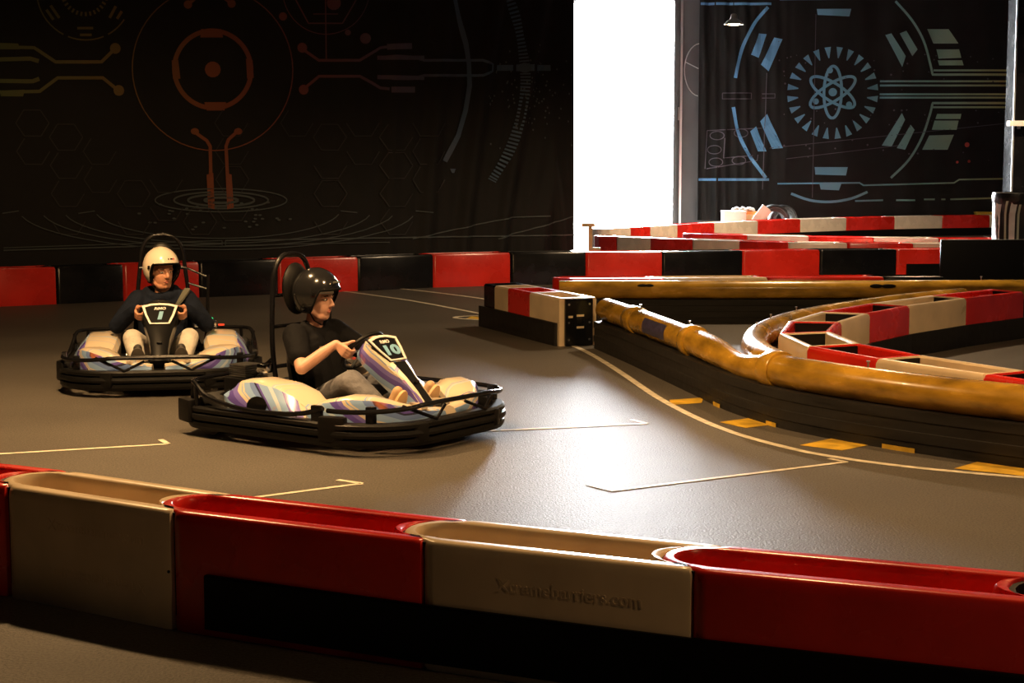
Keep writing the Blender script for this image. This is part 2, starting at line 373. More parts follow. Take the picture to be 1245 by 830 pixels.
yellow_mark([(1.38, 10.80), (1.62, 10.98), (1.74, 10.72), (1.52, 10.56)])
yellow_mark([(1.76, 9.92), (2.02, 10.18), (2.20, 9.94), (1.98, 9.74)])
yellow_mark([(2.50, 9.16), (2.72, 9.40), (3.10, 9.06), (2.95, 8.86)])
yellow_mark([(-.5, 17.86), (.0, 17.6), (.0, 17.9), (-.45, 18.08)])

# ================================================================== PLASTIC TRACK BARRIERS
BH = 0.45
ORD = ['first', 'second', 'third', 'fourth', 'fifth', 'sixth', 'seventh', 'eighth']
bcache = {}
def barrier_meshes(L, W, fine):
    key = (round(L, 2), W, fine)
    if key in bcache: return bcache[key]
    n = 10 if fine else 6; d = .15; hw = W/2
    out = []; inn = []
    def arc(x0, dd, h, rev):
        pts = [(x0-dd*math.cos(PI*(k/n-.5)), -h*math.sin(PI*(k/n-.5))) for k in range(n+1)]
        return pts[::-1] if rev else pts
    # outline: left end convex, right end concave with horns
    out += [(.05, hw), (.018, hw-.006)] + arc(0.0, d, hw-.028, False) + [(.018, -hw+.006), (.05, -hw)]
    out += [(L*.5, -hw), (L-.03, -hw), (L-.006, -hw+.006)] + arc(L-.004, d, hw-.026, True) + [(L-.006, hw-.006), (L-.03, hw), (L*.5, hw)]
    ih = hw-(.078 if fine else .062)
    inn += [(.05, ih), (.03, ih)] + arc(.02, d*.82, ih*.98, False) + [(.03, -ih), (.05, -ih)]
    inn += [(L*.5, -ih), (L-.08, -ih), (L-.06, -ih)] + arc(L-.055, d, ih*.98, True) + [(L-.06, ih), (L-.08, ih), (L*.5, ih)]
    prof = [(0, 0.0), (-.02, .03), (0, .06), (0, BH-.042), (.05, BH-.018), (.14, BH-.005), (.26, BH), (.82, BH), (.94, BH-.008), (1, BH-.03), (1, .10)] if fine else [(0, 0), (0, BH-.03), (.2, BH-.004), (.85, BH), (1, BH-.03), (1, .15)]
    m = MB(); N = len(out); vs = []
    for t, z in prof:
        for (ax, ay), (bx, by) in zip(out, inn): vs.append((ax+(bx-ax)*t, ay+(by-ay)*t, z))
    fs = [(i*N+k, i*N+(k+1) % N, (i+1)*N+(k+1) % N, (i+1)*N+k) for i in range(len(prof)-1) for k in range(N)]
    fs += [tuple(range(N)), tuple((len(prof)-1)*N+k for k in range(N))]
    m.add(vs, fs); me = m.mesh('barrier_shell'); shade(me, True, 50)
    seal = MB(); rim = arc(L+.004, d-.004, hw-.034, True); rim = [(x, y) for x, y in rim]
    seal.sweep([(-.008, .05), (-.008, BH-.010), (.010, BH-.010), (.010, .05)], [(x-.006, y) for x, y in rim]); sm = seal.mesh('barrier_seal')
    bcache[key] = (me, sm); return bcache[key]
def place_barrier(p0, p1, colour, W, label, group, fine=False, seal=True, h=1.0, z=0.0):
    """p0, p1: ends of the track-side (camera-side) bottom edge, left to right"""
    p0 = Vector((*p0, 0)); p1 = Vector((*p1, 0)); d = p1-p0; L = d.length
    me, sm = barrier_meshes(L, W, fine); me = me.copy() if False else me
    t = d.normalized(); nrm = V(-t.y, t.x, 0); rz = math.atan2(t.y, t.x)
    o = empty('track_barrier', p0+nrm*(W/2)+V(0, 0, z), rz); o.scale = (1, 1, h)
    sh = bpy.data.objects.new('shell', me); COL.objects.link(sh); sh.parent = o
    if not me.materials: me.materials.append(None)
    sh.material_slots[0].link = 'OBJECT'; sh.material_slots[0].material = MATS[colour+'_plastic']
    if seal:
        se = bpy.data.objects.new('rubber_seal', sm); COL.objects.link(se); se.parent = o
        if not sm.materials: sm.materials.append(MATS['rubber'])
    tag(o, label, 'barrier', group)
    return o
def barrier_row(joints, colours, where, group, W=.36, fine=False, seal=True, names=None, h=1.0):
    cnt = {}; res = []; tot = {c: colours.count(c) for c in colours}
    for i, c in enumerate(colours):
        k = cnt.get(c, 0); cnt[c] = k+1
        lab = names[i] if names else ('%s %s plastic barrier from the left %s' % (ORD[k], c, where) if tot[c] > 1 else 'only %s plastic barrier %s' % (c, where))
        res.append(place_barrier(joints[i], joints[i+1], c, W, lab, group, fine, seal, h))
    return res

# near row
NJ = [(-2.95, 6.92), (-2.02, 6.44), (-1.265, 5.97), (-.31, 5.50), (.57, 5.10), (1.60, 4.69), (2.55, 4.31)]
near = barrier_row(NJ[:-1], ['red', 'cream', 'red', 'cream', 'red'], '', 'barriers in the nearest row', W=.38, fine=True, names=[
    'red plastic barrier cut by the left picture edge', 'nearest cream barrier with two lines of raised lettering, no black strip',
    'nearest red barrier between the two foreground cream barriers', 'nearest cream barrier with one line of raised lettering above black strip',
    'large red barrier in the bottom right foreground corner'])
def emboss(b, txt, L, h, flip=False):
    rot = PI if flip else 0
    M = Matrix.Translation(V(L*.56, -.19-.0008, h)) @ Matrix.Rotation(PI/2, 4, 'X') @ Matrix.Rotation(rot, 4, 'Z')
    place_text('raised_lettering', txt, .062, .0011, M, 'cream_plastic', b, bold=.0006)
emboss(near[1], 'Xtremebarriers.com', .89, .325); emboss(near[1], 'Xtremebarriers.com', .89, .135, True); emboss(near[3], 'Xtremebarriers.com', .97, .325)
for b, L in ((near[1], .89), (near[2], 1.06), (near[3], .97)):
    MB().lathe([(0.0001, 0), (.006, 0), (.006, .004), (.0001, .004)], 10, Matrix.Rotation(PI/2, 3, 'X'), (L-.014, -.1865, .22)).build('bolt', 'black_plastic', b)
# black strip fixed along the camera side of the near row
off = []
for i in range(2, len(NJ)):
    p = V(*NJ[i], 0); off.append(p)
t = (off[1]-off[0]).normalized(); off[0] = off[0]+t*.165
m = MB(); m.sweep([(-.022, .03), (-.022, .225), (-.018, .232), (-.003, .232), (-.003, .03)], off)
tag(m.build('rubber_skirt', 'pad_black', smooth=False), 'long black strip along the foot of the nearest barriers', 'skirting strip')

# row along the left banner and on to the right
RJ = [(-7.2, 18.7), (-6.38, 19.12), (-5.45, 19.63), (-4.75, 20.07), (-3.92, 20.58), (-3.0, 21.08), (-2.02, 21.58), (-1.06, 22.16), (-.02, 22.58), (1.02, 22.76), (2.09, 22.85), (3.24, 23.08), (4.36, 23.28), (5.48, 23.42), (6.58, 23.54)]
cols = ['black', 'red', 'black', 'red', 'black', 'red', 'black', 'red', 'black', 'red', 'black', 'red', 'black', 'red']
nm = ['black barrier beyond the left picture edge at the banner foot', 'leftmost red barrier at the foot of the dark banner', 'leftmost black barrier at the foot of the dark banner',
      'red barrier directly behind the driver in the white helmet', 'black barrier between the white and the black helmeted drivers',
      'red barrier directly behind the driver in the black helmet', 'black barrier under the banner right of the black helmeted driver',
      'fully visible red barrier under the banner left of the doorway', 'black barrier under the right end of the dark banner',
      'red barrier just below the bright doorway', 'left of two black barriers in the middle distance below the doorway', 'bright red barrier between the two black ones in the middle distance',
      'right of two black barriers in the middle distance below the doorway', 'red barrier half hidden behind the black board at right']
barrier_row(RJ[1:], cols[1:], '', 'red and black barriers of the far track edge', names=nm[1:])
# rubber strip on the last red one, black board at its right
m = MB(); m.sweep([(-.03, .0), (-.03, .24), (-.004, .24), (-.004, .0)], [(5.62, 23.43), (6.9, 23.57)]); tag(m.build('rubber_skirt', 'rubber', smooth=False), 'black strip along the foot of the red barrier beside the black board', 'skirting strip')
b = empty('black_board', (6.8, 22.75, 0)); MB().box((0, 0, .31), (1.75, .05, .62), bevel=.008).build('panel', 'pad_black', b)
for x in (-.7, .7): MB().box((x, .11, .2), (.06, .17, .4), bevel=.005).build('foot', 'rubber', b)
tag(b, 'low black board standing in front of the rubbish bin at right', 'board')
# low row behind the straight yellow pipe
barrier_row([(.60, 17.74), (1.66, 17.80), (2.80, 17.90), (4.08, 17.98), (4.74, 18.0)], ['red', 'cream', 'red', 'black'], '', 'barriers behind the straight yellow pipe', W=.36, names=[
    'red barrier top showing at the left end behind the straight yellow pipe', 'only cream barrier top showing behind the straight yellow pipe',
    'red barrier top right of the cream one behind the straight pipe', 'short black barrier top behind the straight yellow pipe'])
# bright rows near the doorway
barrier_row([(1.42, 27.4), (1.72, 27.2), (2.24, 26.75), (2.87, 26.25), (3.55, 25.75), (4.24, 25.28), (5.12, 25.12), (6.1, 25.0), (7.0, 24.95)], ['red', 'white', 'red', 'white', 'red', 'white', 'red', 'white'],
            'in the sunlit row below the doorway', 'barriers of the sunlit row below the doorway', W=.4)
barrier_row([(3.0, 28.3), (3.95, 27.7), (4.9, 27.2), (5.9, 26.85), (6.9, 26.6), (7.9, 26.5)], ['red', 'white', 'red', 'white', 'red'], 'in the second thin row behind the sunlit row', 'barriers of the second sunlit row', W=.4)
FP = [(740, 30.2), (768, 30.7), (792, 31.3), (825, 32.0), (870, 32.9), (923, 34.0), (975, 34.9), (1031, 35.7), (1090, 36.4), (1148, 36.9), (1206, 37.3), (1262, 37.5)]
FJ = [((p-622.5)*y/2012, y) for p, y in FP]
barrier_row(FJ, ['white', 'red', 'white', 'red', 'white', 'red', 'white', 'red', 'white', 'red', 'white'], 'in the farthest row under the blue printed banner', 'barriers of the farthest row', W=.4)
m = MB(); m.sweep([(-.04, .0), (-.04, .17), (-.005, .17), (-.005, .0)], FJ[4:]); tag(m.build('rubber_skirt', 'rubber', smooth=False), 'black strip along the foot of the farthest barrier row', 'skirting strip')

# island of red and cream barriers inside the hairpin
OUT = [(3.85, 8.35), (3.05, 9.50), (2.84, 9.83), (2.36, 10.6), (2.04, 11.3), (1.98, 12.16), (2.20, 13.08), (2.61, 13.9), (3.2, 14.7), (3.97, 15.55), (4.75, 16.3), (5.6, 17.0)]
INN = [(4.15, 8.58), (3.42, 9.72), (3.16, 10.02), (2.72, 10.82), (2.46, 11.5), (2.40, 12.3), (2.62, 13.0), (3.0, 13.72), (3.50, 14.42), (4.22, 15.22), (4.98, 15.95), (5.8, 16.62)]
icol = ['red', 'red', 'cream', 'red', 'cream', 'red', 'cream', 'red', 'cream', 'red', 'red']
def island_piece(i, j, colour, label):
    m = MB(); t = .062; vs = []
    A, B = V(*OUT[i], 0), V(*OUT[j], 0); D, C = V(*INN[i], 0), V(*INN[j], 0)
    def quad(ins, ends):
        dA = (D-A).normalized(); dB = (C-B).normalized(); u = (B-A).normalized(); u2 = (C-D).normalized()
        return [A+dA*ins+u*ends, B+dB*ins-u*ends, C-dB*ins-u2*ends, D-dA*ins+u2*ends]
    rings = [(.0, .004, 0), (.0, .004, BH-.03), (.012, .010, BH-.006), (.02, .016, BH), (t-.012, .026, BH), (t, .03, BH-.012), (t, .03, .14)]
    for ins, en, z in rings:
        q = quad(ins, en); k = 4
        for a in range(4):
            for s in range(k):
                p = q[a].lerp(q[(a+1) % 4], s/k); vs.append((p.x, p.y, z))
    n = 16; fs = [(r*n+k, r*n+(k+1) % n, (r+1)*n+(k+1) % n, (r+1)*n+k) for r in range(len(rings)-1) for k in range(n)]
    fs += [tuple(range(n)), tuple((len(rings)-1)*n+k for k in range(n))]
    c = (A+B+C+D)/4; vs = [(x-c.x, y-c.y, z) for x, y, z in vs]
    m.add(vs, fs); o = empty('track_barrier', c); m.build('shell', colour+'_plastic', o)
    # black joint web inside the trough at both ends
    q = quad(t+.002, .034); wq = [V(p.x-c.x, p.y-c.y, 0) for p in q]
    m = MB()
    for a, b_ in ((1, 2),):
        m.sweep([(-.01, .2), (-.01, BH-.012), (.01, BH-.012), (.01, .2)], [wq[a], wq[b_]])
    m.build('joint_web', 'rubber', o, False)
    tag(o, label, 'barrier', 'red and cream barriers of the hairpin island')
seq = [(0, 1, 'cream', 'cream barrier at the right edge in front of the hairpin island'), (1, 2, 'red', 'red barrier right of the long cream one, front arm of the island'), (2, 3, 'cream', 'long cream barrier right behind the bent yellow pipe'),
       (3, 4, 'red', 'red barrier behind the pipe coupling, front arm of the island'), (4, 5, 'cream', 'cream barrier at the tip of the hairpin island'),
       (5, 6, 'red', 'small red barrier at the tip of the hairpin island'), (6, 7, 'cream', 'cream barrier just after the tip on the far arm of the island'),
       (7, 8, 'red', 'red barrier on the far arm of the island nearest the tip'), (8, 9, 'cream', 'cream barrier in the middle of the island far arm'),
       (9, 10, 'red', 'red barrier on the far arm of the island at the right picture edge'), (10, 11, 'cream', 'cream barrier at the end of the island far arm')]
for i, j, c, l in seq[:10]: island_piece(i, j, c, l)
# rubber belt on the inner side of the far arm
m = MB(); m.sweep([(-.03, .0), (-.03, .2), (-.004, .2), (-.004, .0)], [V(*p, 0) for p in INN[5:11]][::1])
tag(m.build('rubber_belt', 'belt', smooth=False), 'black belt along the inside of the hairpin island', 'belt')

# three-piece block at the pipe's end
b = empty('end_barrier', (0, 0, 0))
E0 = V(-.29, 17.0, 0); E1 = V(.45, 15.18, 0); ed = (E1-E0); EL = ed.length; ed.normalize(); en = V(-ed.y, ed.x, 0)
b.location = E0; b.rotation_euler = (0, 0, math.atan2(ed.y, ed.x)); EW = .38
def trough(name, x0, x1, colr):
    m = MB(); prof = [(.0, 0), (.0, BH-.02), (.015, BH), (.055, BH), (.065, BH-.02), (.065, .2)]; vs = []
    for ins, z in prof:
        ex = min(ins, .045) if ins > .02 else .002
        vs += [(x0+ex, ins, z), (x1-ex, ins, z), (x1-ex, EW-ins, z), (x0+ex, EW-ins, z)]
    fs = [(r*4+k, r*4+(k+1) % 4, (r+1)*4+(k+1) % 4, (r+1)*4+k) for r in range(5) for k in range(4)]+[(0, 1, 2, 3), (20, 21, 22, 23)]
    m.add(vs, fs); m.build(name, colr, b, False)
trough('end_section', .0, .30, 'black_plastic'); trough('section', .30, .66, 'cream_plastic'); trough('section', .66, 1.22, 'red_plastic'); trough('section', 1.22, EL-.03, 'cream_plastic')
m = MB(); m.box((EL-.012, EW/2, BH/2-.002), (.03, EW-.10, BH-.012), bevel=.006); ep = m.build('end_plate', 'black_plastic', b)
for y in (.085, EW-.085):
    for z in (.06, .22, .39):
        MB().lathe([(.0001, .004), (.009, .004), (.011, 0)], 10, Matrix.Rotation(PI/2, 3, 'Y'), (EL+.003, y, z)).build('bolt', 'steel', ep)
for y, z, wd in ((EW/2+.01, .285, .075), (EW/2+.01, .175, .075), (EW/2-.09, .275, .045)): MB().box((EL+.004, y, z), (.004, wd, .02)).build('slot', 'cream_plastic', ep, False)
MB().box((EL+.008, EW/2, .23), (.012, .06, .06), bevel=.004).build('latch', 'rubber', ep)
MB().sweep([(-.03, .0), (-.03, .215), (-.003, .215), (-.003, .0)], [(-.08, 0), (EL-.07, 0)]).build('side_belt', 'belt', b, False)
tag(b, 'cream and red end barrier with bolted black end plate', 'barrier')

# ================================================================== YELLOW PIPES ON BLACK BELTS
PR = .105
def pipe_belt(path, name_label, off=0.0, h=.255, wd=.17):
    m = MB(); n = 4; prof = []
    for k in range(n):
        z0 = h*k/n; z1 = h*(k+1)/n-.004
        prof += [(-wd/2-.006*(k % 2), z0), (-wd/2-.006*(k % 2), z1)]
    prof += [(wd/2, h), (wd/2, 0)]
    m.sweep([(l+off, z) for l, z in prof], path)
    return tag(m.build('rubber_belt', 'belt', smooth=False), name_label, 'belt')
PA = smooth_path([(.87, 15.1, .352), (1.10, 14.0, .352), (1.30, 12.95, .352), (1.46, 12.1, .345), (1.55, 11.6, .318), (1.63, 11.25, .308), (1.76, 10.85, .342), (1.90, 10.52, .352), (2.2, 10.08, .352), (2.6, 9.62, .352), (3.05, 9.18, .352), (3.6, 8.7, .352)], 8)
pa = empty('yellow_pipe', (1.3, 12.95, 0))
def shift(P, o): return [p-Vector(o) for p in P]
o_ = (1.3, 12.95, 0)
cut = [i for i, p in enumerate(PA) if p.y < 10.86][0]
MB().tube(shift(PA[:cut+1], o_), [PR-.022*math.exp(-((p.y-11.45)/.35)**2) for p in PA[:cut+1]], 20).build('left_length', 'yellow_pipe', pa)
MB().tube(shift(PA[cut:], o_), PR*1.04, 20).build('right_length', 'yellow_pipe', pa)
def coupling(i, r, ln):
    p = PA[i]; t = (PA[i+1]-PA[i-1]).normalized()
    MB().tube([p-t*ln/2-V(*o_), p-t*(ln/2-.01)-V(*o_), p+t*(ln/2-.01)-V(*o_), p+t*ln/2-V(*o_)], [r-.006, r, r, r-.006], 20).build('coupling', 'yellow_pipe', pa)
coupling(cut, PR+.026, .15)
def nearest(y): return min(range(1, len(PA)-1), key=lambda i: abs(PA[i].y-y))
coupling(nearest(14.2), PR+.014, .22); coupling(nearest(12.5), PR+.022, .13)
for y in (14.05, 12.62, 10.1):
    p = PA[nearest(y)]-V(*o_)
    MB().lathe([(.006, 0), (.006, .03), (.012, .032), (.012, .04), (.0001, .04)], 10, None, p+V(0, 0, PR+.004)).build('bolt', 'steel', pa)
# dark print on the pipe
i0 = nearest(13.15); seg = PA[i0-3:i0+3]
m = MB(); rings = []
for p, q in zip(seg, seg[1:]+[seg[-1]*2-seg[-2]]):
    t = (q-p).normalized(); sidev = t.cross(V(0, 0, 1)).normalized()
    rings.append([p-V(*o_)+(sidev*math.cos(a)+V(0, 0, 1)*math.sin(a))*(PR+.0015) for a in [math.radians(d_) for d_ in range(-25, 46, 10)]])
k = len(rings[0]); m.add([p for r in rings for p in r], [(i*k+j, i*k+j+1, (i+1)*k+j+1, (i+1)*k+j) for i in range(len(rings)-1) for j in range(k-1)]); m.build('printed_label', 'pipe_label', pa)
tag(pa, 'dented yellow pipe with couplings running from the end barrier to the right', 'pipe')
ba = pipe_belt([(p.x-.03, p.y-.02) for p in PA], 'black belt under the dented yellow pipe')
for y0 in (11.55, 10.7, 9.85, 9.0):  # thin yellow patches along the belt foot, in the floor marks' colour
    pth = [V(p.x-.03, p.y-.02, 0) for p in PA]; i = min(range(len(pth)), key=lambda k: abs(pth[k].y-y0))
    MB().sweep([(-.094, .0), (-.094, .028), (-.0925, .028), (-.0925, .0)], pth[max(0, i-1):i+3]).build('yellow_patch', 'yellow_paint', ba, False)
# pipe round the tip of the island
PB = smooth_path([(1.815, 11.02, .352), (1.77, 11.45, .352), (1.80, 12.15, .352), (1.98, 12.95, .352), (2.36, 13.85, .352), (2.95, 14.75, .352), (3.7, 15.65, .352), (4.5, 16.4, .352)], 8)
pb = empty('yellow_pipe', (1.8, 12.15, 0)); MB().tube(shift(PB, (1.8, 12.15, 0)), PR*.95, 18).build('length', 'yellow_pipe', pb)
for y in (12.6, 13.3, 14.0):
    p = min(PB, key=lambda q: abs(q.y-y))-V(1.8, 12.15, 0); MB().lathe([(.005, 0), (.005, .025), (.010, .027), (.010, .034), (.0001, .034)], 10, None, p+V(0, 0, PR*.95)).build('bolt', 'steel', pb)
tag(pb, 'gleaming yellow pipe curving round the tip of the hairpin island', 'pipe')
pipe_belt([(p.x, p.y) for p in PB][6:], 'black belt under the curved pipe round the island tip')
# straight pipe across the background
PC = [V(.50, 17.42, .352), V(2.0, 17.42, .352), V(4.0, 17.45, .352), V(5.0, 17.5, .352), V(7.4, 17.55, .352)]
pc = empty('yellow_pipe', (2, 17.42, 0)); MB().tube(shift(PC[:4], (2, 17.42, 0)), PR*.93, 18).build('left_length', 'yellow_pipe', pc); MB().tube(shift(PC[3:], (2, 17.42, 0)), PR*.95, 18).build('right_length', 'yellow_pipe', pc)
MB().lathe([(.006, 0), (.006, .03), (.012, .032), (.012, .04), (.0001, .04)], 10, None, (3.0, .08, .352+PR*.93)).build('bolt', 'steel', pc)
for x, wd in ((-.62, .06), (-.55, .05), (1.85, .07), (1.98, .08)):
    MB().ball((x, -PR*.93*.86, .352+.045), (wd, .006, .022)).build('scuff', 'rubber', pc)
tag(pc, 'straight scuffed yellow pipe crossing the background', 'pipe')
pipe_belt([(p.x, p.y) for p in PC], 'black belt under the straight background pipe')

# ================================================================== PRINTED BANNERS
def left_uv(x, y):
    k = (x-622.5)/2012; t = (k*23.08+.27)/(.876-.482*k); return t, 1.75+(191-y)*(23.08+.482*t)/2012
def fold_left(u, v):
    a = max(0.0, min(1.0, (u+2.6)/3.0))*max(0.12, min(1.0, (1.3-u)/.35)); lean = u*1.0+(4.0-v)*.22*a
    return .012*math.sin(u*3.1)+.010*math.sin(u*1.3+v*.4)+a*.055*math.sin(lean*9.0+1.2)*(1-.12*v)+a*.03*math.sin(lean*17+.4)
def left_pt(u, v, off): return wallpt(u, v, .04+fold_left(u, v)+off)
def right_uv(x, y): return (x-622.5)*38.2/2012, 1.75+(191-y)*38.2/2012
def fold_right(u, v):
    a = max(0.0, min(1.0, (6.6-u)/2.2)); pinch = 1.0-0.5*math.exp(-((v-3.4)/1.2)**2)
    return .012*math.sin(u*4.3)+.008*math.sin(u*9+v)+a*.06*math.sin((u-4.2)*13*pinch+1.0)+a*.03*math.sin((u-4.2)*27+v*.5)
def right_pt(u, v, off): return V(u, 38.2-(.05+fold_right(u, v)+off), v)

class Art:
    """flat printed shapes laid onto a banner's surface"""
    def __init__(s, uvf, ptf, x0, x1): s.uvf = uvf; s.ptf = ptf; s.x0 = x0; s.x1 = x1; s.new()
    def new(s): s.v = []; s.f = []; s.u = []
    def P(s, x, y, lift=.016):
        u, v = s.uvf(x, y); s.v.append(tuple(s.ptf(u, v, lift))); s.u.append((x-s.x0)/(s.x1-s.x0)); return len(s.v)-1
    def stroke(s, pts, wd, step=5.0):
        Q = []
        for a, b in zip(pts, pts[1:]):
            n = max(1, int(math.hypot(b[0]-a[0], b[1]-a[1])/step))
            for k in range(n): Q.append((a[0]+(b[0]-a[0])*k/n, a[1]+(b[1]-a[1])*k/n))
        Q.append(pts[-1]); L = []
        for i, q in enumerate(Q):
            a = Q[max(0, i-1)]; b = Q[min(len(Q)-1, i+1)]; dx, dy = b[0]-a[0], b[1]-a[1]; l = math.hypot(dx, dy) or 1
            nx, ny = -dy/l*wd/2, dx/l*wd/2; L.append((s.P(q[0]+nx, q[1]+ny), s.P(q[0]-nx, q[1]-ny)))
        for a, b in zip(L, L[1:]): s.f.append((a[0], a[1], b[1], b[0]))
        return s
    def ring(s, cx, cy, rx, ry, wd, a0=0, a1=360, rot=0):
        n = max(8, int(abs(a1-a0)/6)); c, q = math.cos(math.radians(rot)), math.sin(math.radians(rot)); pts = []
        for k in range(n+1):
            a = math.radians(a0+(a1-a0)*k/n); x, y = rx*math.cos(a), ry*math.sin(a); pts.append((cx+x*c-y*q, cy+x*q+y*c))
        return s.stroke(pts, wd, 4)
    def poly(s, pts, grid=5):
        """convex quad, gridded so that it follows the folds"""
        a, b, c, d = pts; idx = []
        for i in range(grid+1):
            for j in range(grid+1):
                p = i/grid; q = j/grid
                x = (a[0]*(1-p)+b[0]*p)*(1-q)+(d[0]*(1-p)+c[0]*p)*q; y = (a[1]*(1-p)+b[1]*p)*(1-q)+(d[1]*(1-p)+c[1]*p)*q; idx.append(s.P(x, y))
        g = grid+1
        for i in range(grid):
            for j in range(grid): s.f.append((idx[i*g+j], idx[(i+1)*g+j], idx[(i+1)*g+j+1], idx[i*g+j+1]))
        return s
    def disc(s, cx, cy, r, ry=None, n=14):
        ry = ry or r; c = s.P(cx, cy); k = [s.P(cx+r*math.cos(2*PI*i/n), cy+ry*math.sin(2*PI*i/n)) for i in range(n)]
        for i in range(n): s.f.append((c, k[i], k[(i+1) % n]))
        return s
    def build(s, name, m, parent):
        me = bpy.data.meshes.new(name); me.from_pydata(s.v, [], s.f); uvl = me.uv_layers.new(name='UVMap')
        for lp in me.loops: uvl.data[lp.index].uv = (min(1, max(0, s.u[lp.vertex_index])), .5)
        o = link(name, me, m, parent, False); s.new()
        if 'specks' in name: o['kind'] = 'stuff'
        return o
def curtain(name, ptf, u0, u1, v0, v1, nu, nv, m):
    mb = MB(); vs = []
    for lay in (0, -.008):
        for i in range(nu+1):
            for j in range(nv+1): vs.append(ptf(u0+(u1-u0)*i/nu, v0+(v1-v0)*j/nv, lay))
    g = nv+1; N = (nu+1)*g; fs = []
    for i in range(nu):
        for j in range(nv):
            a = i*g+j; fs.append((a, a+g, a+g+1, a+1)); fs.append((N+a, N+a+1, N+a+g+1, N+a+g))
    for j in range(nv): fs.append((j, j+1, N+j+1, N+j)); a = nu*g+j; fs.append((a, N+a, N+a+1, a+1))
    for i in range(nu): a = i*g; fs.append((a, N+a, N+a+g, a+g)); a = i*g+nv; fs.append((a, a+g, N+a+g, N+a))
    mb.add(vs, fs); return mb.build(name, m)
LB = curtain('printed_banner', left_pt, -8.6, 1.30, .42, 5.9, 260, 26, 'fabric')
tag(LB, 'wide black banner printed with dim circuit shapes left of the doorway', 'banner')
RB = curtain('printed_banner', right_pt, 4.28, 11.45, .30, 5.9, 220, 24, 'fabric')
tag(RB, 'black banner with blue and green atom print right of the doorway', 'banner')

A = Art(left_uv, left_pt, 0, 700)
A.ring(259, 86, 46, 46, 5.5)
for p in ([(246, 38), (270, 38), (272, 48), (245, 48)], [(248, 125), (274, 125), (272, 135), (251, 135)], [(210, 75), (218, 75), (220, 97), (211, 97)], [(299, 73), (307, 75), (308, 96), (300, 97)]): A.poly(p, 3)
A.disc(259, 86, 9.5).build('printed_ring', 'ink_dark_banner', LB)
A.ring(259, 86, 97, 97, 1.3).build('printed_circle', 'ink_dark_banner', LB)
A.stroke([(236, 161), (250, 171), (254, 178), (254, 214)], 4).poly([(249, 212), (257, 210), (258, 254), (250, 252)], 4).disc(236, 160, 5, 4)
A.build('printed_circuit_line', 'ink_dark_banner', LB)
A.stroke([(287, 160), (276, 170), (273, 178), (274, 214)], 4).poly([(272, 210), (279, 212), (281, 252), (273, 254)], 4).disc(288, 160, 5, 4)
A.build('printed_circuit_line', 'ink_dark_banner', LB)
for pts, wd in (([(231, 9), (245, -3)], 4), ([(283, 8), (268, -4)], 4)): A.stroke(pts, wd).disc(*pts[0], 5).build('printed_circuit_line', 'ink_dark_banner', LB)
for pts, wd, blob in (([(-40, 58), (45, 60), (70, 77), (125, 77), (141, 62)], 4, (142, 61)), ([(-40, 114), (50, 112), (72, 96), (126, 96), (143, 110)], 4, (145, 111)),
                      ([(-40, 75), (40, 73), (50, 76)], 5, None), ([(-40, 99), (42, 100), (50, 97)], 5, None)):
    A.stroke(pts, wd)
    if blob: A.disc(blob[0], blob[1], 6.5)
    A.build('printed_circuit_line', 'ink_dark_banner', LB)
A.poly([(-2, 54), (26, 55), (28, 62), (-2, 62)], 4).build('printed_block', 'ink_dark_banner', LB); A.poly([(2, 111), (32, 110), (30, 118), (3, 118)], 4).build('printed_block', 'ink_dark_banner', LB)
for pts, wd, blob in (([(366, 60), (388, 75), (437, 75), (462, 60), (470, 59)], 3.4, (368, 60)), ([(368, 110), (388, 94), (437, 94), (462, 108), (472, 109)], 3.4, (369, 110)),
                      ([(458, 72), (480, 70), (500, 71), (515, 75), (584, 75), (596, 80), (596, 88), (584, 93), (515, 93), (500, 97), (478, 97), (458, 94)], 3.2, None)):
    A.stroke(pts, wd)
    if blob: A.disc(blob[0], blob[1], 6)
    A.build('printed_circuit_line', 'ink_dark_banner', LB)
for q, wd in (([(470, 59), (500, 58)], 7), ([(474, 110), (503, 110)], 7), ([(458, 72), (515, 72)], 5), ([(458, 95), (515, 96)], 5)): A.stroke(q, wd).build('printed_block', 'ink_dark_banner', LB)
A.stroke([(547, -12), (556, 20), (565, 55), (569, 80), (570, 105), (565, 135), (556, 165), (540, 196)], 6).build('printed_arc', 'ink_dark_banner', LB)
dash = smooth_path([(615, -8), (626, 30), (633, 70), (634, 105), (628, 145), (615, 185), (596, 220)], 9)
for p, q in zip(dash, dash[1:]):
    t = (q-p).normalized(); n_ = V(-t.y, t.x, 0); c = (p+q)/2; A.stroke([(c-n_*5)[:2], (c+n_*5)[:2]], (q-p).length*.5, 12)
A.build('printed_dashed_arc', 'ink_dark_banner', LB)
A.stroke([(603, 84), (621, 84)], 7).stroke([(625, 84), (644, 84)], 8).stroke([(649, 84), (667, 84)], 7).disc(634, 84, 6).poly([(546, 205), (553, 205), (551, 210), (548, 210)], 1).build('printed_dashes', 'ink_dark_banner', LB)
for k, (rx, ry) in enumerate(((20, 3.2), (40, 7), (57, 10), (80, 14))): A.ring(266, 243, rx, ry, 3.0-.5*k)
for k in range(34):
    a = random.uniform(0, 2*PI); r = random.uniform(.35, 1); A.disc(266+110*r*math.cos(a), 262+20*r*math.sin(a), 2.4, 1.2, 6)
A.build('printed_rings', 'ink_teal', LB)
for rx, ry in ((150, 36), (188, 42), (215, 46), (242, 50)): A.ring(262, 254, rx, ry*.98, 1.2, 10, 170)
for rx, ry in ((150, 36), (242, 50)): A.stroke([(262+rx, 256), (262+rx+20, 258)], 1.2); A.stroke([(262-rx, 256), (262-rx-20, 259)], 1.2)
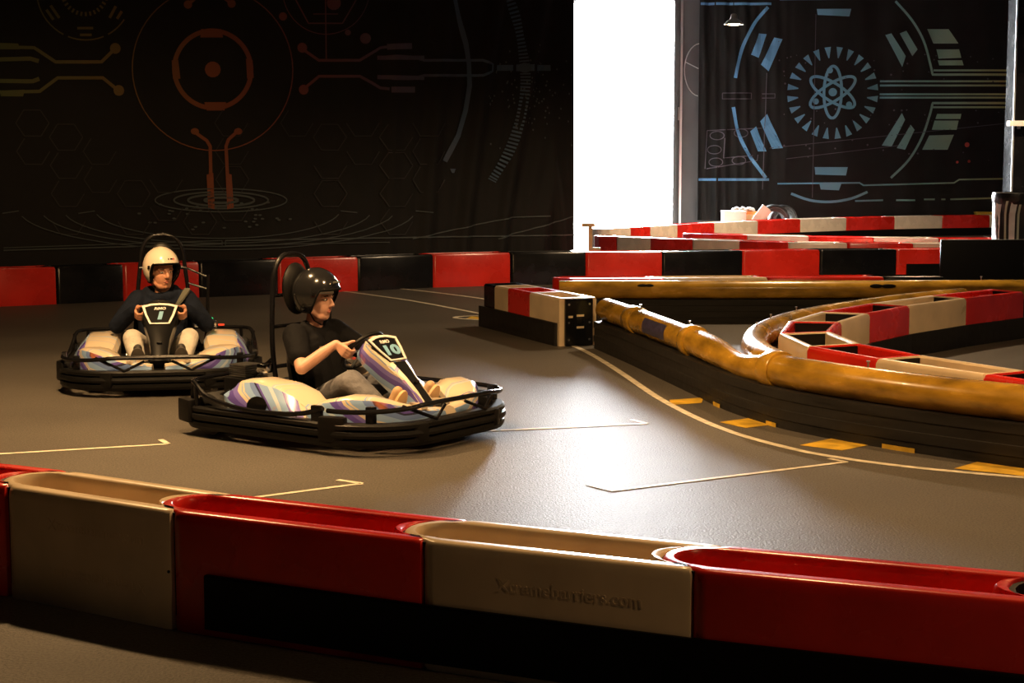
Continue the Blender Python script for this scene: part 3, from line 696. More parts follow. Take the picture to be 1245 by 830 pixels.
A.stroke([(0, 304), (266, 296)], 1.6).stroke([(270, 292), (700, 285)], 1.6).stroke([(0, 301), (266, 292), (266, 298)], 1.1).stroke([(270, 292), (270, 298), (470, 294)], 1.1)
A.stroke([(500, 290), (618, 264), (664, 262)], 1.4).stroke([(602, 290), (697, 262)], 1.4).build('printed_floor_lines', 'ink_teal', LB)
A.ring(107, -6, 57, 57, 1.6, 35, 62).ring(107, -6, 57, 57, 1.6, 68, 112).ring(107, -6, 57, 57, 1.6, 118, 175)
for k in range(15):
    a = math.radians(8+k*11.5); A.stroke([(107+24*math.cos(a), -6+24*math.sin(a)), (107+29*math.cos(a), -6+29*math.sin(a))], 2.4)
A.stroke([(97, 37), (116, 37)], 3).stroke([(100, 45), (114, 45)], 3).stroke([(66, 10), (76, 25)], 3.4).stroke([(61, 15), (69, 27)], 3.4).stroke([(136, 25), (144, 11)], 3.4).stroke([(145, 26), (151, 17)], 3.4).build('printed_dial', 'ink_dark_banner', LB)
A.ring(397, -8, 52, 52, 1, 10, 170).stroke([(357, -4), (376, 31), (417, 31), (434, 2)], 1.5).stroke([(397, -4), (397, 74)], 1.5).stroke([(382, 20), (412, 20)], 1).disc(407, 7, 8.5).disc(345, 23, 5).disc(444, 49, 6.5).disc(423, 42, 3.5).build('printed_web', 'ink_dark_banner', LB)
for r in range(4):
    for c in range(13):
        cx = 40+c*40; cy = 150+r*34+(17 if c % 2 else 0)
        if random.random() < .6: A.stroke([(cx+20*math.cos(PI/3*k), cy+18*math.sin(PI/3*k)) for k in range(random.choice((4, 5, 7)))], 1.3, 20).build('printed_hexagon', 'ink_faint', LB)
for k in range(90):
    x, y = random.gauss(640, 28), random.gauss(118, 26)
    if 590 < x < 694: A.disc(x, y, 1.0, 1.4, 5)
A.build('printed_specks', 'ink_teal', LB)

B = Art(right_uv, right_pt, 848, 1224)
B.stroke([(849, 8), (934, 8)], 3).build('printed_line', 'ink_bright_banner', RB); B.stroke([(849, 218), (935, 218)], 3).build('printed_line', 'ink_bright_banner', RB)
B.stroke([p[:2] for p in smooth_path([(930, 12), (915, 30), (903, 53), (896, 75), (892, 96)], 5)], 4).build('printed_arc', 'ink_bright_banner', RB)
B.stroke([p[:2] for p in smooth_path([(890, 131), (895, 155), (904, 178), (917, 198), (931, 216)], 5)], 4).build('printed_arc', 'ink_bright_banner', RB)
for q in ([(920, 43), (929, 44), (920, 72), (911, 68)], [(938, 48), (948, 50), (932, 88), (923, 80)], [(911, 160), (918, 154), (931, 184), (921, 184)], [(923, 148), (931, 139), (951, 180), (938, 181)],
          [(1072, 45), (1079, 43), (1097, 70), (1093, 83)], [(1089, 43), (1097, 40), (1111, 62), (1105, 70)], [(1094, 138), (1098, 146), (1083, 178), (1071, 177)], [(1105, 152), (1110, 158), (1099, 182), (1089, 180)],
          [(989, 14), (1030, 14), (1028, 23), (990, 21)], [(990, 203), (1030, 203), (1028, 213), (991, 212)], [(996, 222), (1023, 222), (1020, 231), (998, 230)], [(994, -6), (1024, -6), (1022, 3), (996, 3)],
          [(1122, 38), (1148, 38), (1160, 55), (1130, 55)], [(1134, 62), (1161, 62), (1164, 72), (1137, 73)], [(1136, 75), (1165, 75), (1167, 81), (1138, 81)],
          [(1137, 139), (1166, 139), (1165, 145), (1135, 145)], [(1134, 147), (1163, 147), (1161, 158), (1131, 158)], [(1128, 165), (1158, 164), (1151, 182), (1120, 182)]):
    B.poly(q, 4).build('printed_block', 'ink_bright_banner', RB)
for k in range(24):
    a = 2*PI*(k+.5)/24; ca, sa = math.cos(a), math.sin(a); p = lambda r, w_: (1010+r*ca-w_*sa, 114+r*sa+w_*ca)
    B.poly([p(55, -3.8), p(55, 3.8), p(42, .6), p(42, -.6)], 2).build('printed_tick', 'ink_bright_banner', RB)
for rot in (90, 32, 148): B.ring(1010, 113, 31, 10.5, 3.4, 0, 360, rot)
B.disc(1010, 113, 5).disc(1006, 87, 3.6).disc(990, 124, 3.6).disc(1030, 128, 3.8).build('printed_atom', 'ink_bright_banner', RB)
B.stroke([p[:2] for p in smooth_path([(1083, 5), (1103, 27), (1118, 52), (1127, 80), (1130, 92)], 5)]+[(1224, 92)], 2.8).build('printed_arc', 'ink_bright_banner', RB)
B.stroke([p[:2] for p in smooth_path([(1083, 216), (1104, 194), (1119, 168), (1128, 140), (1131, 126)], 5)]+[(1224, 126)], 2.8).build('printed_arc', 'ink_bright_banner', RB)
for y in (87, 100, 105, 115.5, 119.5, 131): B.stroke([(1131 if y in (87, 131) else 1067, y), (1224, y)], 2.3)
B.build('printed_stripes', 'ink_bright_banner', RB)
B.stroke([(945, 223), (1045, 222), (1050, 225), (1160, 222), (1166, 218), (1224, 217)], 1.8).stroke([p[:2] for p in smooth_path([(962, 235), (985, 243), (1010, 245), (1035, 241), (1055, 233)], 4)], 3)
B.stroke([(1040, 244), (1074, 243)], 2).stroke([(1090, 243), (1113, 243)], 2).stroke([(1124, 242), (1137, 242)], 2).stroke([(1145, 242), (1150, 242)], 2).stroke([(1156, 242), (1224, 240)], 2).stroke([(944, 3), (1060, 2), (1064, -3)], 1.8)
B.build('printed_line', 'ink_bright_banner', RB)
B.stroke([(859, 159), (925, 156)], 1).stroke([(859, 205), (920, 195), (921, 188)], 1).stroke([(859, 159), (857, 205)], 1).stroke([(880, 168), (879, 192), (915, 189)], 1.1).ring(871, 165, 8, 5, 1).ring(868, 182, 8, 5, 1).ring(870, 197, 8, 5, 1).ring(900, 162, 8, 5, 1).ring(898, 195, 8, 5, 1)
B.stroke([(877, 114), (912, 114), (912, 121), (877, 121), (877, 114)], 1).stroke([(925, 115), (940, 115), (940, 120), (925, 120)], 1).stroke([(927, 230), (930, 90)], .9).stroke([(988, 20), (988, 240)], .8).stroke([(935, 180), (1224, 150)], .8).stroke([(955, 193), (1100, 176)], .8).build('printed_circuit_diagram', 'ink_pale', RB)
for k in range(70): B.disc(random.uniform(940, 1220), random.choice((74, 94, 132, 148, 186))+random.gauss(0, 8), random.uniform(.5, 1.3), None, 6)
B.build('printed_specks', 'ink_pale', RB)
B.disc(1174, 176, 3, None, 8).disc(1177, 196, 1.8, None, 8).disc(1163, 197, 1.6, None, 8).build('printed_red_spots', 'logo_red', RB)

# part of a bicycle-wheel-like hoop on the strip beside the doorway
m = MB(); pts = []
for k in range(17):
    a = math.radians(95+k*10.5); pts.append(V(4.34+.36*math.cos(a), 38.42, 3.75+.60*math.sin(a)))
m.tube(pts, .012, 6); m.tube([V(4.0, 38.42, 3.93), V(4.3, 38.42, 3.78)], .010, 6); tag(m.build('wall_hoop', 'alu'), 'thin pale curved hoop on the wall strip beside the doorway', 'hoop')

# ================================================================== THINGS AT THE BACK
b = empty('pendant_lamp', (4.25, 32.0, 4.28))
MB().lathe([(.02, .20), (.05, .19), (.07, .10), (.13, .06), (.19, .0), (.18, -.01), (.12, .045), (.05, .08)], 24).build('lamp_shade', 'lamp_metal', b)
MB().lathe([(.0001, -.015), (.10, -.012), (.12, .0), (.10, .03), (.0001, .04)], 20).build('bulb', 'lamp_bulb', b)
MB().tube([(0, 0, .19), (-.03, 0, .8), (-.1, 0, 1.92)], .008, 6).build('cable', 'rubber', b)
tag(b, 'small lit pendant lamp hanging in front of the right banner', 'lamp')
l = light('pendant_light', 'SPOT', (4.25, 32.0, 4.24), 160, WARM2, spot_size=math.radians(150), spot_blend=.6, shadow_soft_size=.1)

b = empty('column', (10.05, 31.6, 0)); MB().box((0, 0, 3.09), (1.15, .6, 6.18)).build('body', 'black_plastic', b, False)
MB().box((-.585, -.29, 3.09), (.03, .04, 6.18)).build('edge_strip', 'alu', b, False); tag(b, 'black column with a bright edge strip at the right picture edge', 'column')
b = empty('wall_bracket', (9.56, 31.2, 2.38)); MB().box((.0, .0, .0), (.46, .2, .10), bevel=.006).build('plate', 'white_paper', b); MB().box((.0, .09, -.04), (.06, .02, .12)).build('hook', 'steel', b, False)
tag(b, 'small white bracket jutting from the black column', 'bracket')
# rubbish bin with a bag
b = empty('rubbish_bin', (7.66, 24.9, 0)); prof = []
def binpt(a, z, r): return V(r*math.cos(a), r*math.sin(a), z)
MB().lathe([(.0001, .0), (.32, .0), (.33, .1), (.36, .9), (.38, 1.2), (.36, 1.2), (.33, .3), (.0001, .25)], 28).build('barrel', 'bag_black', b)
m = MB(); vs = []; n = 56; zs = [.28, .45, .6, .75, .9, 1.02, 1.1]
for z in zs:
    for k in range(n):
        a = 2*PI*k/n; vs.append(binpt(a, z, .372+.022*(z-.2)+.012*math.sin(a*9+z*3)))
m.add(vs, [(i*n+k, i*n+(k+1) % n, (i+1)*n+(k+1) % n, (i+1)*n+k) for i in range(len(zs)-1) for k in range(n)]); bag = m.build('bag', 'bag_black', b)
m = MB(); m.lathe([(.395, 1.05), (.405, 1.09), (.41, 1.17), (.40, 1.22), (.375, 1.225)], 40); m.build('bag_cuff', 'bag_black', bag)
def bagstripe(a0, wd, mt):
    m = MB(); vs = []; k = len(zs)
    for z in zs:
        bend = .10*max(0, (z-.85)/.25)**2
        for da in (-wd/2, 0, wd/2):
            a = math.radians(a0)+da+bend; vs.append(binpt(a, z, .378+.022*(z-.2)+.012*math.sin(a*9+z*3)))
    m.add(vs, [(i*3+j, i*3+j+1, i*3+j+4, i*3+j+3) for i in range(k-1) for j in range(2)]); m.build('bag_stripe', mt, bag)
for a0, wd, mt in ((193, .50, 'bag_white'), (222, .10, 'bag_green'), (238, .22, 'bag_white'), (251, .08, 'bag_green'), (277, .10, 'bag_green'), (305, .30, 'bag_white')): bagstripe(a0, wd, mt)
tag(b, 'rubbish bin lined with a black and silver striped bag', 'bin')
# stand by the left side of the doorway
b = empty('small_stand', (1.17, 24.6, 0)); MB().box((0, 0, .36), (.06, .06, .72)).build('post', 'carton', b, False); MB().box((-.03, 0, .745), (.2, .12, .05), bevel=.005).build('top_plate', 'carton', b); MB().box((.04, 0, .04), (.3, .2, .08), bevel=.008).build('base_block', 'carton', b); MB().box((.09, -.02, .36), (.12, .08, .1)).build('block', 'carton', b, False)
tag(b, 'small wooden post with a flat top beside the doorway', 'stand')
# clutter behind the farthest row
def at_px(x, Y): return (x-622.5)*Y/2012
b = empty('carton_box', (at_px(893, 35.0), 35.0, 0)); MB().box((0, 0, .29), (.48, .4, .58), bevel=.01).build('body', 'white_paper', b); MB().box((0, 0, .60), (.50, .42, .04), bevel=.006).build('lid', 'white_paper', b); tag(b, 'white box behind the farthest barrier row', 'box')
b = empty('carton_box', (at_px(909, 35.2), 35.25, 0)); MB().box((0, 0, .27), (.5, .36, .54), bevel=.01).build('body', 'carton', b); MB().box((.08, 0, .57), (.3, .3, .06), bevel=.006).build('flap', 'orange_box', b); tag(b, 'tan and orange box beside the leaning white board', 'box')
b = empty('cloth_bundle', (at_px(905, 35.2), 35.25, .60)); mm = MB()
for k in range(7): mm.ball((-.2+.065*k, random.uniform(-.05, .05), .03+.02*(k % 2)), (.06, .09, .05))
mm.build('cloth', 'white_paper', b); tag(b, 'crumpled white cloth lying on the tan box', 'cloth')
b = empty('leaning_board', (at_px(918, 34.9), 34.95, 0)); M_ = Matrix.Rotation(math.radians(36), 3, 'Y')
MB().box((.02, 0, .36), (.20, .03, .84), M_, bevel=.006).build('panel', 'white_paper', b); MB().box((.13, .04, .33), (.10, .03, .74), M_, bevel=.006).build('panel', 'white_paper', b)
tag(b, 'white board leaning sideways behind the farthest barrier row', 'board')
def tyre(x, Y, r, tilt, label):
    b = empty('tyre', (at_px(x, Y), Y, r+.005)); b.rotation_euler = (0, 0, math.radians(tilt)); w_ = .15
    MB().lathe([(r*.62, -w_*.42), (r*.75, -w_*.5), (r*.94, -w_*.46), (r, -w_*.28), (r, w_*.28), (r*.94, w_*.46), (r*.75, w_*.5), (r*.62, w_*.42), (r*.6, 0), (r*.62, -w_*.42)], 36, Matrix.Rotation(PI/2, 3, 'X')).build('carcass', 'tyre', b)
    for s in (-1, 1): MB().lathe([(r*.80, s*w_*.5-.004), (r*.82, s*w_*.5+.004*s), (r*.84, s*w_*.5-.004)], 36, Matrix.Rotation(PI/2, 3, 'X')).build('bead', 'wall_grey', b)
    tag(b, label, 'tyre', 'tyres behind the farthest row')
tyre(942, 35.3, .37, 18, 'left of two black tyres behind the farthest barrier row'); tyre(953, 35.75, .36, 24, 'right of two black tyres behind the farthest barrier row')
b = empty('yellow_box', (at_px(1197, 38.0), 37.85, 0)); MB().box((0, 0, .24), (.42, .24, .48), bevel=.01).build('body', 'yellow_paint', b); MB().box((0, 0, .49), (.44, .26, .03), bevel=.005).build('lid', 'yellow_paint', b); tag(b, 'yellow box behind the farthest row beside the bin', 'box')

# ================================================================== KARTS  (local x forward, y left, z up)
def rrect(a, b, rf, rr, n=7, a2=None):
    """rounded rectangle, counter-clockwise, front at +x"""
    a2 = a2 or a; pts = []
    for cx, cy, r, s in ((a-rf, b-rf, rf, 0), (-a2+rr, b-rr, rr, 90), (-a2+rr, -b+rr, rr, 180), (a-rf, -b+rf, rf, 270)):
        for k in range(n+1):
            t = math.radians(s+90*k/n); pts.append((cx+r*math.cos(t), cy+r*math.sin(t)))
    # first quadrant starts at angle 0 (pointing +x): order front-left, rear-left, rear-right, front-right
    return pts
def mirror(pts): return [V(p[0], -p[1], p[2]) for p in pts]
WC = V(.14, 0, .53); WNF = V(.75, 0, -.66).normalized(); WT = V(.66, 0, .75).normalized(); WR = .155
def wheel(root, x, y, r, wd):
    M_ = Matrix.Rotation(PI/2, 3, 'X'); c = (x, y, r+.003)
    t = MB().lathe([(r*.52, -wd*.5), (r*.8, -wd*.52), (r*.95, -wd*.46), (r, -wd*.3), (r, wd*.3), (r*.95, wd*.46), (r*.8, wd*.52), (r*.52, wd*.5), (r*.5, 0), (r*.52, -wd*.5)], 28, M_, c).build('wheel', 'tyre', root)
    MB().lathe([(.0001, -wd*.36), (r*.2, -wd*.38), (r*.28, -wd*.25), (r*.46, -wd*.3), (r*.54, -wd*.48), (r*.54, wd*.48), (r*.46, wd*.3), (r*.28, wd*.25), (r*.2, wd*.38), (.0001, wd*.36)], 20, M_, c).build('rim', 'steel', t)
def make_kart(loc, rz, number, col_mat, label):
    K = empty('racing_kart', (loc[0], loc[1], 0), rz)
    # impact bumper all round: ribbed lower band
    prof = [(.03, .055), (-.028, .055), (-.04, .075), (-.04, .098), (-.026, .106), (-.045, .114), (-.05, .13), (-.045, .148), (-.026, .156), (-.042, .165), (-.042, .185), (-.028, .198), (.03, .198)]
    lp = rrect(.90, .70, .42, .26, 8, .82)
    bu = MB().sweep(prof, lp, closed=True).build('bumper', 'rubber', K, angle=30)
    for ang in (.80, -.80):
        MB().box((.89, .36*(1 if ang > 0 else -1), .135), (.10, .10, .11), Matrix.Rotation(ang*.6, 3, 'Z'), bevel=.02).build('bumper_block', 'rubber', bu)
    for sx, sy in ((-.73, .69), (-.73, -.69), (.52, .71), (.52, -.71)):
        MB().box((sx, sy, .16), (.17, .07, .15), Matrix.Rotation((.35 if sx*sy < 0 else -.35), 3, 'Z'), bevel=.02).build('bumper_block', 'rubber', bu)
    # upper guard rail
    rl = rrect(.905, .715, .42, .26, 8, .82)
    front = [V(x, y, .285+.02*math.cos(y*4)-.05*max(0, .3-abs(y))) for x, y in rl[27:]+rl[:10] if x > -.75]
    MB().tube(smooth_path(front, 3), .015, 8).build('guard_rail', 'black_plastic', K)
    for s in (-1, 1):
        side = [V(.45, .715*s, .275), V(.30, .725*s, .235), V(.1, .73*s, .215), (-.2, .73*s, .215), V(-.5, .725*s, .26), V(-.64, .70*s, .33), V(-.74, .62*s, .34), V(-.79, .42*s, .34)]
        MB().tube(smooth_path([Vector(p) for p in side], 4), .015, 8).build('guard_rail', 'black_plastic', K)
        MB().tube([V(-.74, .62*s, .34), V(-.76, .63*s, .15)], .014, 8).build('rail_post', 'black_plastic', K)
        MB().tube([V(-.62, .72*s, .32), V(-.62, .71*s, .15)], .014, 8).build('rail_post', 'black_plastic', K)
        MB().tube([V(.88, .10*s, .262), V(.93, .24*s, .20), V(.84, .45*s, .290)], .011, 8).build('rail_strut', 'black_plastic', K)
        MB().box((.40, .712*s, .215), (.075, .035, .15), bevel=.008).build('rail_bracket', 'black_plastic', K)
        MB().box((.72, .595*s, .225), (.05, .05, .14), bevel=.008).build('rail_bracket', 'black_plastic', K)
    MB().tube([V(-.79, .42, .34), V(-.80, 0, .34), V(-.79, -.42, .34)], .015, 8).build('rear_rail', 'black_plastic', K)
    # chassis
    MB().box((.05, 0, .055), (1.55, .56, .016), bevel=.004).build('floor_tray', 'panel_black', K)
    for s in (-1, 1): MB().tube([V(-.78, .30*s, .09), V(.0, .30*s, .09), V(.5, .24*s, .09), V(.86, .24*s, .09)], .016, 8).build('frame_tube', 'panel_black', K)
    MB().tube([V(-.56, -.6, .14), V(-.56, .6, .14)], .018, 10).build('rear_axle', 'steel', K)
    MB().tube([V(.54, -.46, .12), V(.54, .46, .12)], .015, 10).build('front_axle', 'panel_black', K)
    for s in (-1, 1): wheel(K, .54, .475*s, .125, .11); wheel(K, -.56, .60*s, .138, .15)
    # side pods
    for s in (-1, 1):
        st = [(-.46, .44, .63, .31, .27), (-.40, .36, .645, .36, .25), (-.26, .33, .655, .375, .23), (-.06, .32, .665, .355, .22), (.09, .33, .67, .315, .21), (.20, .36, .665, .255, .19), (.27, .42, .65, .20, .16)]
        rings = []; panel = []
        for x, yi, yo, zt, zs in st:
            ring = [(yi, .07), (yi, zt-.05), (yi+.025, zt-.008), (yi+.07, zt), (yo-.11, zt-.006), (yo-.085, zt-.02), (yo, zs), (yo-.015, .12), (yo-.05, .07)]
            rings.append([V(x, y*s, z) for y, z in ring])
            panel.append([V(x, y*s, z) for y, z in ((yo-.085+.004, zt-.02+.004), (yo-.04+.006, (zt-.02+zs)/2+.010), (yo+.006, zs+.002), (yo-.015+.006, .12), (yo-.015-.002, .12), (yo-.004, zs), (yo-.044, (zt-.02+zs)/2+.006), (yo-.089, zt-.022))])
        pod = MB().loft(rings).build('side_pod', 'livery_top', K, angle=28)
        MB().loft(panel).build('side_panel', 'livery_side', pod, angle=50)
        # dark air intake on the outer side
        ring_o = []
        for q in (0, 1):
            r_ = 1.0 if q == 0 else .8
            ring_o.append([V(-.14+.085*r_*math.cos(a), (.655+.017*(1-q))*s, .235+.058*r_*math.sin(a)+.01*math.cos(a)) for a in [2*PI*k/18 for k in range(18)]])
        MB().loft(ring_o).build('air_intake', 'panel_black', pod)
        MB().tube([V(-.46, .58*s, .29), V(-.53, .62*s, .25), V(-.44, .655*s, .14)], [.012, .02, .012], 8).build('pod_tail', 'black_plastic', pod)
        # front fairing sweeping from the nose back to the pod, over the front wheel
        fp = [(.85, .05), (.83, .21), (.775, .36), (.67, .50), (.52, .585), (.36, .63), (.25, .645)]
        tops = [.235, .25, .29, .33, .335, .305, .25]; thk = [.10, .12, .20, .25, .22, .14, .08]; lows = [.19, .18, .17, .16, .15, .15, .15]
        rings = []; pan = []
        for i, (x, y) in enumerate(fp):
            a = Vector(fp[max(0, i-1)]); b = Vector(fp[min(len(fp)-1, i+1)]); t = (b-a).normalized(); nn = V(t.y, -t.x, 0)   # outward
            P = V(x, y, 0); zt, th, zl = tops[i], thk[i], lows[i]
            sec = [(0, zl), (0, zt-.035), (-.018, zt-.010), (-.045, zt), (-th*.7, zt-.004), (-th, zt-.045), (-th+.01, zt-.10)]
            rings.append([V((P+nn*l).x, (P+nn*l).y*s, z) for l, z in sec])
            pan.append([V((P+nn*l).x, (P+nn*l).y*s, z) for l, z in ((.006, zl), (.006, zt-.045), (-.008, zt-.018), (-.014, zt-.020), (-.001, zt-.045), (-.001, zl))])
        ff = MB().loft(rings).build('front_fairing', 'livery_cream', K, angle=35)
        MB().loft(pan).build('fairing_panel', 'livery_side', ff, angle=50)
        MB().sweep([(-.018, .0), (-.018, .02), (.018, .02), (.018, .0)], [V(.62, .10*s, .235), V(.74, .15*s, .24), V(.82, .22*s, .242)] ).build('trim_strip', 'livery_cream', ff)
        # nerf bar seen between fairing and bumper
        MB().tube([V(.30, .70*s, .16), V(.0, .72*s, .14), V(-.4, .71*s, .15)], .014, 8).build('side_bar', 'black_plastic', K)
        MB().box((.56, .16*s, .16), (.05, .10, .02), Matrix.Rotation(-.9, 3, 'Y'), bevel=.004).build('pedal', 'steel', K)
    MB().box((.73, 0, .155), (.22, .42, .03), Matrix.Rotation(.10, 3, 'Y'), bevel=.01).build('nose_floor', 'panel_black', K)
    # steering fairing with the number shield
    T0 = V(.235, 0, .585); T1 = V(.66, 0, .195); ax = (T1-T0).normalized(); fn = V(-ax.z, 0, ax.x); fn = fn if fn.x > 0 else -fn
    sts = [(-.01, .19, .03), (0.03, .265, .055), (.10, .275, .075), (.22, .225, .085), (.34, .165, .085), (.46, .135, .08), (.56, .15, .07)]
    rings = []
    for d_, wd, dp in sts:
        c = T0+ax*d_; h = wd/2
        rings.append([c+V(0, y, 0)+fn*f for y, f in ((-h, -.01), (-h*.92, dp*.55), (-h*.55, dp*.72), (h*.55, dp*.72), (h*.92, dp*.55), (h, -.01), (h*.9, -.09), (-h*.9, -.09))])
    colm = MB().loft(rings).build('steering_fairing', col_mat, K, angle=40)
    cs = T0+ax*.115+fn*.062; up = -ax; F0 = frame(cs, (0, 1, 0), up)
    outl = [(1.14*x, 1.1*y) for x, y in [(-.118, .082), (-.06, .10), (0, .106), (.06, .10), (.118, .082), (.098, .0), (.066, -.088), (-.066, -.088), (-.098, 0)]]
    def plate(pts, z0, z1, name, mm, hole=None):
        m = MB(); n = len(pts)
        if hole is None:
            vs = [F0 @ V(x, y, z0) for x, y in pts]+[F0 @ V(x, y, z1) for x, y in pts]; m.loft([vs[:n], vs[n:]])
        else:
            L4 = [[F0 @ V(x, y, z) for x, y in q] for q, z in ((pts, z0), (pts, z1), (hole, z1), (hole, z0))]; m.loft(L4+[L4[0]], cap=False)
        return m.build(name, mm, colm, False)
    plate(outl, -.006, .004, 'shield', 'panel_black')
    inn = [(x*.84, y*.86-.002) for x, y in outl]
    plate(outl, .0045, .010, 'shield_border', 'print_white', inn)
    place_text('shield_lettering', 'RiMO', .036, .0012, F0 @ Matrix.Translation(V(0, .062, .0055)), 'print_white', colm, bold=.0012, shear=.2)
    place_text('shield_number', number, .105, .0012, F0 @ Matrix.Translation(V(0, -.012, .0055)) @ Matrix.Scale(1.5, 4, V(1, 0, 0)), 'number_blue', colm, bold=.005, shear=.12)
    if number == '10':
        for s in (-1, 1):
            q = []
            for d_, wd, dp in sts[3:]:
                c = T0+ax*d_; h = wd/2; q.append((c+V(0, h*.95*s, 0)+fn*(dp*.50), c+V(0, h*.55*s, 0)+fn*(dp*.72+.004), c+V(0, h*.50*s, 0)+fn*(dp*.70), c+V(0, h*.85*s, 0)+fn*(dp*.4)))
            MB().loft([list(x) for x in q]).build('fairing_edge', 'livery_cream', colm)
        q = []
        for d_, wd, dp in sts[3:]:
            c = T0+ax*d_; h = wd/2; q.append([c+V(0, -h*.5, 0)+fn*(dp*.72+.002), c+V(0, h*.5, 0)+fn*(dp*.72+.002), c+V(0, h*.5, 0)+fn*(dp*.6), c+V(0, -h*.5, 0)+fn*(dp*.6)])
        MB().loft(q).build('fairing_center', 'panel_black', colm)
    MB().box(T0+ax*.40+fn*.066, (.03, .04, .012), Matrix.Rotation(-.75, 3, 'Y'), bevel=.003).build('clip', 'rubber', colm)
    # steering wheel
    m = MB(); m.tube([WC+(V(0, 1, 0)*math.cos(a)+WT*math.sin(a))*WR for a in [2*PI*k/36 for k in range(36)]], .0135, 10, closed=True)
    sw = m.build('steering_wheel', 'rubber', K)
    MB().box(WC+WNF*.01, (.05, .10, .02), frame((0, 0, 0), WT, (0, 1, 0)).to_3x3(), bevel=.008).build('hub', 'panel_black', sw)
    for a in (0, PI, PI*1.5): MB().tube([WC+(V(0, 1, 0)*math.cos(a)+WT*math.sin(a))*.03, WC+(V(0, 1, 0)*math.cos(a)+WT*math.sin(a))*(WR-.008)], .009, 8).build('spoke', 'steel', sw)
    MB().tube([WC+WNF*.01, WC+WNF*.14], .014, 8).build('steering_shaft', 'steel', K)
    # bucket seat
    path = [(.16, .15, .18), (.03, .10, .20), (-.12, .075, .215), (-.27, .10, .22), (-.36, .22, .22), (-.405, .40, .215), (-.43, .58, .19), (-.445, .66, .15)]
    n = 11; vs = []
    for lay in (0, .014):
        for i, (x, z, hw) in enumerate(path):
            a = path[max(0, i-1)]; b = path[min(len(path)-1, i+1)]; t = V(b[0]-a[0], 0, b[1]-a[1]).normalized(); nr = V(t.z, 0, -t.x)  # towards driver
            if nr.dot(V(.3, 0, .6)) < 0: nr = -nr
            for k in range(n):
                q = -1+2*k/(n-1); rise = .12*abs(q)**3
                p = V(x, 0, z)+nr*(rise-lay)+V(0, q*hw, 0); vs.append(p)
    N = len(path)*n; fs = []
    for i in range(len(path)-1):
        for k in range(n-1):
            a = i*n+k; fs.append((a, a+1, a+n+1, a+n)); fs.append((N+a, N+a+n, N+a+n+1, N+a+1))
    for i in range(len(path)-1):
        for k in (0, n-1): a = i*n+k; fs.append((a, a+n, N+a+n, N+a))
    for k in range(n-1): fs.append((k, N+k, N+k+1, k+1)); a = (len(path)-1)*n+k; fs.append((a, a+1, N+a+1, N+a))
    m = MB(); m.add(vs, fs); m.build('seat', 'seat_black', K)
    m = MB(); m.ball((-.43, 0, .90), (.042, .125, .17), Matrix.Rotation(-.06, 3, 'Y'), 20, 14); m.build('headrest', 'seat_black', K)
    # roll hoop
    hoop = [V(-.36, .235, .12), V(-.44, .215, .50), V(-.47, .18, .85), V(-.47, .155, 1.02), V(-.47, .095, 1.105), V(-.47, 0, 1.125)]
    hp = hoop+[V(p.x, -p.y, p.z) for p in hoop[:-1][::-1]]
    h_ = MB().tube(smooth_path(hp, 5), .017, 10).build('roll_hoop', 'black_plastic', K)
    for z, y in ((.66, .195), (.86, .185)): MB().tube([V(-.465, -y, z), V(-.465, y, z)], .013, 8).build('cross_bar', 'black_plastic', h_)
    for s in (-1, 1): MB().tube([V(-.44, .215*s, .46), V(-.62, .24*s, .32), V(-.76, .28*s, .20)], .014, 8).build('brace', 'black_plastic', h_)
    for z0, z1 in ((.86, .78), (.74, .68)): MB().tube([V(-.46, .185, z0), V(-.47, .36, z1)], .0085, 8).build('stay', 'chrome', h_)
    MB().tube([V(-.47, .36, .80), V(-.46, .35, .40), V(-.45, .31, .12)], .014, 8).build('stay_post', 'black_plastic', h_)
    # engine behind the seat
    e = MB().box((-.66, -.24, .22), (.20, .22, .22), bevel=.02).build('engine', 'panel_black', K)
    for k in range(6): MB().box((-.66, -.24, .34+.014*k), (.15, .16, .006)).build('cooling_fin', 'steel', e, False)
    MB().tube([V(-.70, -.12, .24), V(-.76, .05, .22), V(-.76, .28, .22)], [.03, .045, .045], 12).build('exhaust', 'steel', K)
    MB().box((-.36, .40, .42), (.06, .05, .05), bevel=.01).build('transponder', 'chrome', K)
    MB().ball((-.34, .385, .452), .011).build('green_light', 'led_green', K); MB().box((-.32, .46, .404), (.03, .05, .015)).build('red_mark', 'led_red', K, False)
    MB().box((-.36, -.37, .42), (.09, .07, .06), bevel=.015).build('filler_cap', 'chrome', K)
    tag(K, label, 'kart', 'karts on the track')
    return K
K1 = make_kart((-2.75, 12.85), math.radians(-80), '1', 'panel_black', 'kart number 1 coming head on, driver in white helmet')
K2 = make_kart((-1.06, 10.45), math.radians(-36), '10', 'livery_side', 'kart number 10 nearest the camera, turning to the right')

